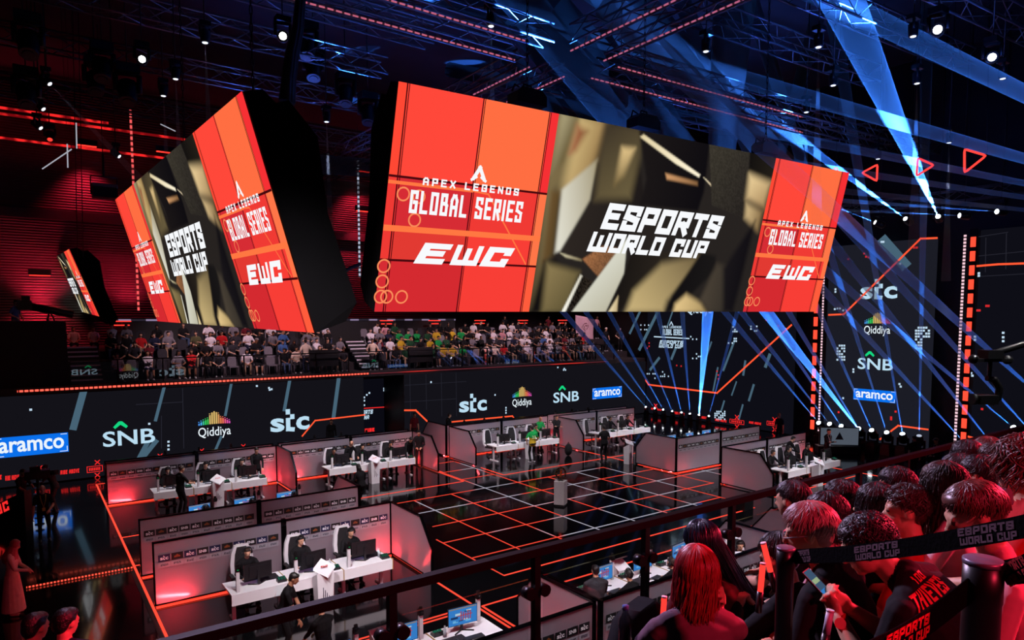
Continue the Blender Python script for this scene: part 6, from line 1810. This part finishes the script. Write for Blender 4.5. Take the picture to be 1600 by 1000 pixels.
# remote camera on its crane head, at right
p = at(1546, 585, 17)
t = thing('camera_crane', 'black crane head carrying a hanging camera in front of the right led wall', 'camera crane', p, YAW - PI / 2)
k = 17 / 1060
MB().box((-26 * k, -.15, 20 * k), (28 * k, .15, 25 * k)).box((-12 * k, -.2, 25 * k), (12 * k, .2, 38 * k)).ell((-26 * k, 0, 24 * k), (.12, .12, .12)).ell((27 * k, 0, 23 * k), (.12, .12, .12)).build('crane_plate', cam_black, t)
MB().tube([(0, 0, 20 * k), (0, 0, -6 * k)], .05, 8).build('column', cam_black, t)
MB().tube([(-4 * k, 0, -6 * k), (8 * k, 0, -8 * k), (17 * k, 0, -22 * k), (15 * k, 0, -38 * k), (4 * k, 0, -46 * k)], [.07, .09, .09, .09, .08], 8).build('curved_arm', cam_black, t)
MB().box((-20 * k, -.2, -46 * k), (8 * k, .2, -32 * k)).cyl((-20 * k, 0, -39 * k), (-26 * k, 0, -39 * k), .14).build('camera', cam_black, t)
MB().tube([(0, .1, 30 * k), (5.0, 2.0, 1.5)], .09, 8).build('boom', cam_black, t)
# ================================================================== the near tier
RY = -19.35
mb = MB(); mb.box((-16, -20.62, 0), (14, RY - .1, 4.45)); struct(mb.build('floor_tier', carpet))
mb = MB(); mb.box((-16, -21.35, 0), (14, -20.62, 4.75)); mb.box((-16, -24.5, 0), (14, -21.35, 5.22)); struct(mb.build('floor_tier', carpet))
# its front carries sponsor signs that the balcony glass mirrors
FM = frame((0, RY - .09, 0), (-1, 0, 0), (0, 0, 1))
fas = MB().box((-16, RY - .1, 1.0), (14, RY - .06, 4.2)).build('led_wall', led_black); tag(fas, 'led fascia under the near tier, seen only mirrored in the balcony glass', 'led screen')
FM = frame((0, RY - .05, 0), (-1, 0, 0), (0, 0, 1))
for kind, px0, px1, py0, py1 in (('stc', 249, 288, 571, 587), ('bars', 184, 216, 567, 593), ('snb', 110, 152, 571, 586), ('snb', 566, 594, 562, 575), ('aramco', 606, 640, 569, 574), ('stc', 905, 940, 536, 546)):
    yv = 2 * (YW + .12) - RY
    a = ony(px0, (py0 + py1) / 2, yv); b = ony(px1, (py0 + py1) / 2, yv); c = ony((px0 + px1) / 2, py0, yv); d = ony((px0 + px1) / 2, py1, yv)
    mb = MB(); r = (-b.x, d.z, -a.x, c.z); {'stc': logo_stc, 'bars': logo_bars, 'snb': logo_snb, 'aramco': logo_aramco}[kind](mb, r, FM, .01)
    mb.build('logo', QCOL + [LOGO[3]] if kind == 'bars' else LOGO, fas)

# handrail with glass below
t = thing('glass_railing', 'black handrail on posts with glass panes crossing the near tier', 'railing', (0, RY, 4.45))
MB().box((-13.5, -.025, 1.005), (12, .025, 1.05)).build('handrail', pm('handrail_black', (5, 4, 6), .6, .0, spec=.06), t)
gp = glass_mat('rail_glass', (.94, .95, .96))
for k in range(26):
    x = -11.95 + .875 * k
    p = MB().box((x - .02, -.02, 0), (x + .02, .02, 1.005)).build('post', rail_black, t)
    mb = MB()
    for z in (.2, .8):
        for s in (-1, 1): mb.cyl((x + s * .05, -.03, z), (x + s * .05, .03, z), .035, n=10)
        mb.box((x - .05, -.015, z - .015), (x + .05, .015, z + .015))
    mb.build('glass_clamp', rail_black, p)
    if k < 25: MB().box((x + .055, -.006, .08), (x + .82, .006, .88)).build('glass_pane', gp, t)

# queue barriers with printed belts
belt_m = pm('belt_black', (5, 4, 6), .9, bump=.2, scale=80, spec=.03)
ink = {'grey': pm('belt_ink_dim', (92, 62, 74), .7), 'red': pm('belt_ink_red', (206, 30, 42), .7)}
BT = {}
for lab, px, py, d, ht in (('black barrier post before the silver-haired spectator', 1228, 857, 2.45, 1.05), ('thick looking black barrier post nearest the camera at right', 1537, 878, 1.22, .95)):
    p = at(px, py, d); t = thing('barrier_post', lab, 'barrier post', (p.x, p.y, p.z - ht))
    b = MB(); b.lathe([(.0305, .03), (.0305, ht - .075), (.032, ht - .07), (.032, ht)], n=24); b.build('post', pm('post_black', (8, 7, 9), .35, .0), t)
    b = MB(); b.lathe([(.033, ht - .004), (.033, ht + .004), (.030, ht + .006), (.001, ht + .006)], n=24); b.build('top_cap', pm('post_cap', (120, 112, 130), .35, .4), t)
    b = MB(); b.lathe([(.15, 0), (.15, .012), (.04, .03), (.0305, .03)], n=24); b.build('base', MATS['post_black'], t)
    BT[px] = p


def belt(label, a, b, w, texts, ink_):
    """a flat woven belt hung between two points, upright, with printed words (start fraction, end fraction)"""
    a, b = Vector(a), Vector(b); L = (b - a).length; ex = (b - a) / L
    t = thing('barrier_belt', label, 'barrier belt', a)
    side = ex.cross(Vector((0, 0, 1))).normalized(); upv = side.cross(ex).normalized()
    if side.dot(CAM - a) < 0: side = -side
    mb = MB(); n = 12; R_ = []
    for i in range(n + 1):
        s = ex * (L * i / n) + Vector((0, 0, -.02 * math.sin(PI * i / n)))
        R_.append([s + upv * w / 2 + side * .001, s - upv * w / 2 + side * .001, s - upv * w / 2 - side * .001, s + upv * w / 2 - side * .001])
    mb.rings(R_, 0, True, False); mb.build('webbing', belt_m, t)
    for s0, s1 in texts:
        pr = MB()
        M = frame(ex * 0 + side * .0025 + Vector((0, 0, -.02 * math.sin(PI * (s0 + s1) / 2))), ex, upv)
        for tx, y0, y1 in (('ESPORTS', .02, .42), ('WORLD CUP', -.42, -.03)):
            V, F = stroke_text(tx, .85, .14, .25, .2); lay(pr, V, F, (L * s0, w * y0, L * s1, w * y1), M, 0)
        pr.build('printed_words', ink[ink_], t)
    return t


u = Vector((0, 0, -.03))
belt('black barrier belt with dim words running right from the farther post', BT[1228] + u + RT * .03, at(1672, 808, 1.42), .05, ((.03, .1), (.33, .52), (.72, .88)), 'grey')
belt('black barrier belt with red words running to the bottom from the nearest post', at(1260, 1062, .98), BT[1537] + Vector((0, 0, -.05)) - RT * .02, .05, ((.42, .70),), 'red')
belt('black barrier belt with red words leaving the nearest post to the right', BT[1537] + Vector((0, 0, -.02)) + RT * .03, at(1680, 832, 1.1), .045, ((.08, .42), (.6, .95)), 'red')


# ---- hair strands
def strands(mb, hc, M, n, seed, style='short', length=.0, r=.0034, curl=0.0, part=0.0, sweep=0.0, lift=.012, drape=None, s=1.0):
    rnd = random.Random(seed); P = lambda v: Vector(hc) + M @ (Vector(v) * s)
    A, B, C = .088, .108, .104
    for i in range(n):
        az = rnd.uniform(-PI, PI)                          # 0 = front
        back = (1 - math.cos(az)) / 2                      # 1 at the nape
        end = 1.0 + .95 * back + rnd.uniform(-.25, .1)     # polar angle where the hairline lies
        if style != 'short': end = 1.12 + .75 * back + rnd.uniform(-.1, .15)
        th0 = rnd.uniform(0, .75) * end * rnd.random(); th1 = end if style != 'short' else min(end, th0 + rnd.uniform(.7, 1.5))
        off = .96 + lift * rnd.uniform(.1, .75) / .1; w0 = rnd.uniform(-.25, .25); ph = rnd.uniform(0, 6.28)
        path = []
        K = 6
        for k in range(K + 1):
            q = k / K; th = th0 + (th1 - th0) * q; a = az + sweep * q + w0 * q + curl * .35 * math.sin(ph + q * 9)
            o_ = off + .05 * q * (style == 'short') + curl * .12 * math.sin(ph * 2 + q * 11)
            path.append(P((A * o_ * math.sin(th) * math.sin(a), (B * o_ * math.sin(th) * math.cos(a) - .02), C * o_ * math.cos(th) + .025)))
        if length and (back > .18 or style == 'bob'):
            e = path[-1]; L = length * rnd.uniform(.75, 1.1); d = Vector((0, 0, -1)); sp = M @ Vector((math.sin(az), -math.cos(az) * .0, 0)) * rnd.uniform(-.03, .05)
            dr = drape or Vector((0, 0, 0)); m = 6
            for k in range(1, m + 1):
                q = k / m
                path.append(e + (dr * (L * q) + Vector((0, 0, -.08 * math.sin(PI * q))) if drape else Vector((0, 0, -L * q))) + sp * q * (1 if style != 'bob' else -.6) + Vector((math.sin(ph + q * 5), math.cos(ph + q * 5), 0)) * (.006 + .02 * curl))
        N = len(path); mb.tube(path, [r * s * (.75 + .25 * math.sin(PI * min(1, (j + .5) / N * 1.1))) * (1 if j < N - 1 else .35) for j in range(N)], 4, 0, False)


def print_on(o, V, F, rect, M, mat, name, lift=.004):
    """wrap flat lettering onto the cloth it is printed on"""
    from mathutils.bvhtree import BVHTree
    me = o.data; bv = BVHTree.FromPolygons([v.co for v in me.vertices], [tuple(p.vertices) for p in me.polygons])
    bm = bmesh.new(); tmp = MB(); lay(tmp, V, F, rect, M); m0 = tmp.mesh('p', []); bm.from_mesh(m0); bpy.data.meshes.remove(m0)
    for _ in range(3):
        es = [e for e in bm.edges if e.calc_length() > .02]
        if es: bmesh.ops.subdivide_edges(bm, edges=es, cuts=1, use_grid_fill=True)
    n = (M.to_3x3() @ Vector((0, 0, 1))).normalized()
    for v in bm.verts:
        h = bv.ray_cast(v.co + n * .3, -n, .7)
        if h[0] is not None and abs(h[3] - .3) < .09: v.co = h[0] + n * lift
        else: v.tag = True
    bmesh.ops.delete(bm, geom=[v for v in bm.verts if v.tag], context='VERTS')
    m1 = bpy.data.meshes.new(name); bm.to_mesh(m1); bm.free(); m1.materials.append(mat); return link(name, m1, o)


FG = {}
CLOTH['mauve'] = pm('cloth_mauve', (112, 82, 98), .85, var=.18, scale=9, bump=.25, spec=.2)
def spectator(key, label, px, py, d, rz, style='short', hairc='black', n=420, hl=.0, curl=0.0, drape=None, skin=0, top='black', bottom='black', voxel=.012, lift=.012, sweep=.5, **kw):
    """a seated spectator placed by where the head is"""
    c = at(px, py, d); kw.setdefault('sleeve', 'short')
    f, hc, M = figure(seat=.46, **kw)
    off = Matrix.Rotation(rz, 3, 'Z') @ Vector(hc)
    loc = Vector((c.x - off.x, c.y - off.y, c.z - off.z))
    o = link('person', f.mesh('person', BODYMATS, TAGS, voxel)); o.location = loc; o.rotation_euler = (0, 0, rz)
    dress_up(o, SKIN[skin], CLOTH[top], CLOTH[bottom], SHOE['white']); tag(o, label, 'person', 'spectators on the near tier')
    if style:
        base = hair_fig(hc, M, 'short').mesh('hair', [HAIRM[hairc]], ['h'], .009)
        mb = MB()
        Mi = Matrix.Rotation(-rz, 3, 'Z')
        strands(mb, hc, M, n, len(FG) * 7 + 3, style, hl, curl=curl, drape=(Mi @ Vector(drape)) if drape else None, lift=lift, sweep=sweep)
        h = link('hair', base, o); mb.build('strands', HAIRM[hairc], h)
    FG[key] = (o, hc, M, loc, rz)
    return o, hc, M


HAIRM['redlit'] = pm('hair_red_lit', (150, 36, 44), .36, var=.4, scale=40)  # red hair with the red stage light worked into its colour
HAIRM['ash'] = pm('hair_ash', (150, 120, 118), .36, var=.4, scale=40)
HAIRM['brownlit'] = pm('hair_brown_lit', (84, 50, 44), .38, var=.5, scale=40)  # lit copy of the brown hair: light put into the colour
HAIRM['bluish'] = pm('hair_blue_black', (20, 24, 44), .3, var=.5, scale=40)
o, hc, M = spectator('bob', 'person with red bob haircut in mauve shirt, seen from behind', 1087, 896, 3.1, -.62, 'bob', 'redlit', 900, .17, top='mauve', sleeve='short', width=1.02, lean=.05, nod=.02, voxel=.0085, lift=.02, sweep=.15, hands=[V3(-.22, .45, .66), V3(.105, .09, 1.10)], palms=[V3(.3, 0, -1), V3(-1, -.1, 0)], poles=[None, V3(.15, .6, -1)], female=True)
spectator('long', 'person with very long blue-black hair in plaid shirt behind the red bob', 1096, 850, 3.75, -.35, 'long', 'bluish', 700, .75, drape=(.50, -.36, -.79), top='maroon', sleeve='long', lean=.25, nod=.2, female=True, lift=.016, sweep=.1)
o3, hc3, M3 = spectator('ash', 'person with layered ash-pink hair and glasses in black tee with red lettering', 1262, 833, 3.05, .08, 'short', 'ash', 900, .0, lean=.3, nod=.05, neck=.3, yaw=.45, voxel=.009, lift=.022, width=1.08, curl=.15)
_, _h, _ = figure(seat=.46, lean=.62, nod=.12, neck=.6, width=1.2, yaw=.55)
PHONE = _h + V3(-.06, .16, -.19)
PH = [PHONE + V3(-.062, -.10, -.085), PHONE + V3(.062, -.10, -.085)]
o4, hc4, M4 = spectator('phone', 'person with short black hair in black tee with red brush lettering, looking at a phone', 1354, 853, 2.75, .2, 'short', 'black', 800, .0, lean=.62, nod=.12, neck=.6, voxel=.007, lift=.006, width=1.2, yaw=.55, hands=PH, palms=[V3(.8, -.1, .25), V3(-.8, -.1, .25)], curl=.5, poles=[V3(-.5, -.5, -1), V3(.5, -.5, -1)])
spectator('wavy', 'person with wavy dark hair in red knitted shirt with pale collar', 1414, 798, 3.5, .25, 'short', 'brown', 700, .0, lean=.1, nod=.05, yaw=.3, top='red', lift=.02, curl=.5, voxel=.01)
spectator('curly', 'person with swept brown hair in pink shirt, head bowed, at right', 1520, 806, 2.62, .45, 'short', 'brownlit', 1000, .0, lean=.2, nod=.3, yaw=.25, top='pink', lift=.010, curl=.15, voxel=.009, sleeve='long', width=1.1)
BACKROW = [('a', 'person with short black hair in front of the handrail, left of the ash-pink one', 1236, 782, 4.4, .1, 'short', 'black', .0, 'charcoal'),
           ('b', 'person with black hair half hidden behind the ash-pink haired one', 1288, 806, 3.6, .2, 'long', 'black', .12, 'pink'),
           ('c', 'person with neat black hair and bare neck by the handrail', 1312, 783, 4.1, .3, 'short', 'black', .0, 'red'),
           ('d', 'person with long black hair under the end of the blue floor sign', 1366, 790, 3.8, .25, 'long', 'black', .25, 'black'),
           ('e', 'person with black hair just behind the wavy-haired one', 1398, 762, 4.2, .1, 'short', 'black', .0, 'black'),
           ('f', 'person with long dark hair and white patterned top', 1470, 760, 3.5, .2, 'long', 'brown', .3, 'white'),
           ('g', 'person with straight black hair farthest along the handrail', 1508, 714, 5.1, .1, 'long', 'black', .12, 'black'),
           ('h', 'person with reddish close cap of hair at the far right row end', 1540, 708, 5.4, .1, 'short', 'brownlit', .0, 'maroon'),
           ('i', 'person with dark brown hair and pale neck at the right edge', 1553, 722, 4.5, .3, 'short', 'brown', .0, 'charcoal'),
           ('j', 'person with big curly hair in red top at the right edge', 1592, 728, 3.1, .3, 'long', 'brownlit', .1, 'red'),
           ('k', 'person with smooth dark hair below the farthest row', 1494, 738, 4.7, .15, 'short', 'black', .0, 'black'),
           ('l', 'person with flat dark hair above the brown-haired one in pink', 1527, 745, 4.1, .25, 'short', 'black', .0, 'navy')]
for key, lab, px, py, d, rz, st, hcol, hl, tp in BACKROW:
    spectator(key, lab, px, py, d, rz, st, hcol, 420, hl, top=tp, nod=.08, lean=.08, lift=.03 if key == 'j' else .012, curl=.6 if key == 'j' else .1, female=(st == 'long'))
spectator('stick', 'person in black holding two red light sticks behind the farther barrier post', 1216, 872, 3.5, -.1, 'short', 'black', 300, .0, top='black', sleeve='long', nod=.3, lean=.2, voxel=.009, hands=[V3(-.14, .34, .92), V3(.02, .36, .9)])

# printed lettering on the two black tees
rp = pm('print_bright_red', (226, 34, 48), .6)
Mb = frame((-.04, -.2, .90), (1, 0, 0), (0, .33, 1))
V, F = stroke_text('WERXX', .55, .3, .2); print_on(o3, V, F, (-.09, .14, .11, .215), Mb, rp, 'shirt_print')
for tri in ([(-.07, .285), (-.025, .23), (.0, .26)], [(.045, .295), (.04, .24), (.08, .26)]):
    b = MB(); line2(b, tri + [tri[0]], .004, Matrix.Identity(4)); print_on(o3, [(v[0], v[1]) for v in b.v], b.f, (min(p[0] for p in tri), min(p[1] for p in tri), max(p[0] for p in tri), max(p[1] for p in tri)), Mb, rp, 'shirt_print')
Mb = frame((-.17, .13, .875), (1, .0, .0), (0, .62, .78))
V, F = stroke_text('100', .7, .25, .2, .25); print_on(o4, V, F, (.05, .158, .14, .192), Mb, rp, 'shirt_print')
V, F = stroke_text('THIEVES', .62, .22, .19, .35); print_on(o4, V, F, (-.05, .085, .17, .15), Mb, rp, 'shirt_print')
b = MB(); line2(b, [(-.02, -.06), (.2, .02)], .02, Matrix.Identity(4)); print_on(o4, [(v[0], v[1]) for v in b.v], b.f, (.03, .045, .17, .075), Mb, rp, 'shirt_print')
# glasses arm, phone, watch, light sticks, bag, bottle
MB().tube([hc3 + M3 @ V3(-.082, -.01, .01), hc3 + M3 @ V3(-.078, .09, .008), hc3 + M3 @ V3(-.05, .105, .004), hc3 + M3 @ V3(.05, .105, .004), hc3 + M3 @ V3(.078, .09, .008), hc3 + M3 @ V3(.082, -.01, .01)], .003, 5).build('glasses', MATS['silver'], o3)


def place(o, loc_parent, v): return loc_parent[0].matrix_basis @ Vector(v)


def world_of(key, v):
    _, _, _, loc, rz = FG[key]; return Vector(loc) + Matrix.Rotation(rz, 3, 'Z') @ Vector(v)


t = thing('phone', 'phone with bright screen held by the person in black tee with brush lettering', 'phone', world_of('phone', PHONE), FG['phone'][4])
t.rotation_euler = (.7, 0, FG['phone'][4])
MB().box((-.037, -.076, -.004), (.037, .076, .004)).build('case', mon_black, t)
b = MB(); FR = Matrix.Translation((0, 0, .0045)); rect2(b, -.034, -.072, .034, .072, FR, 0); rect2(b, -.034, -.072, .034, -.02, FR, 1, .0003); rect2(b, -.03, .01, .03, .03, FR, 2, .0003); b.build('display', [em('phone_slate', (60, 84, 110), 1), em('phone_blue', (50, 120, 190), 1), em('phone_pale', (150, 170, 130), 1)], t)
w_ = world_of('phone', PH[0] + V3(0, -.02, -.025)); t = thing('wristwatch', 'red wristwatch on the left wrist of the person with the phone', 'watch', w_, FG['phone'][4]); b = MB(); b.tube([(.034 * math.cos(a), .0, .034 * math.sin(a)) for a in [2 * PI * i / 16 for i in range(17)]], .012, 6, 0, False); b.build('strap', CLOTH['red'], t); MB().cyl((-.034, 0, .014), (-.046, 0, .02), .022, n=14).build('dial', rp, t)
stick = em('stick_red', (255, 58, 50), 1.3)
for lab, a, b_, d, m in (('red glowing light stick leaning beside the farther barrier post', (1193, 850), (1204, 893), 3.3, stick), ('red glowing light stick upright beside the farther barrier post', (1192, 882), (1188, 924), 3.2, stick), ('red glowing light stick left of the red bob', (1038, 934), (1036, 960), 3.3, stick), ('white light stick pointing up under the phone', (1297, 956), (1291, 990), 2.45, pm('stick_white', (190, 186, 205), .4))):
    A_, B_ = at(*a, d), at(*b_, d); dd = (B_ - A_).normalized(); t = thing('light_stick', lab, 'light stick', B_)
    MB().tube([A_ - B_, dd * 0], .0135, 10).build('tube', m, t); MB().tube([Vector((0, 0, 0)), dd * .1], .015, 10).build('grip', mon_black, t); MB().tube([A_ - B_, A_ - B_ - dd * .008], .014, 10).build('end_cap', lan, t)
p = at(1000, 940, 3.5); t = thing('backpack', 'black backpack standing against the handrail left of the red bob', 'bag', (p.x, p.y, 4.45), .3); t.scale = (.85, .85, .88)
b = MB(); b.rings([[(x * k, y * k2, z) for x, y in ((-.2, -.1), (.2, -.1), (.23, 0), (.2, .12), (-.2, .12), (-.23, 0))] for z, k, k2 in ((.45, .9, .9), (.5, 1, 1), (.75, 1, 1), (.9, .85, .8), (.96, .5, .5))]); b.build('bag_body', CLOTH['black'], t)
MB().tube([(-.2, -.1, .85), (-.34, -.14, .72), (-.36, -.12, .6), (-.22, -.08, .55)], .03, 8).build('strap', CLOTH['black'], t); MB().box((-.21, -.09, 0), (.21, .11, .45)).build('support_box', balc, t)
p = at(977, 985, 3.3); t = thing('water_bottle', 'small dark water bottle beside the backpack', 'bottle', p - Vector((0, 0, .08))); MB().lathe([(.001, 0), (.033, .002), (.033, .13), (.014, .17), (.014, .185)], n=12).build('bottle_body', glass_mat('bottle_glass', (.5, .5, .55)), t); MB().lathe([(.016, .185), (.016, .205), (.001, .206)], n=12).build('cap', CLOTH['blue'], t)
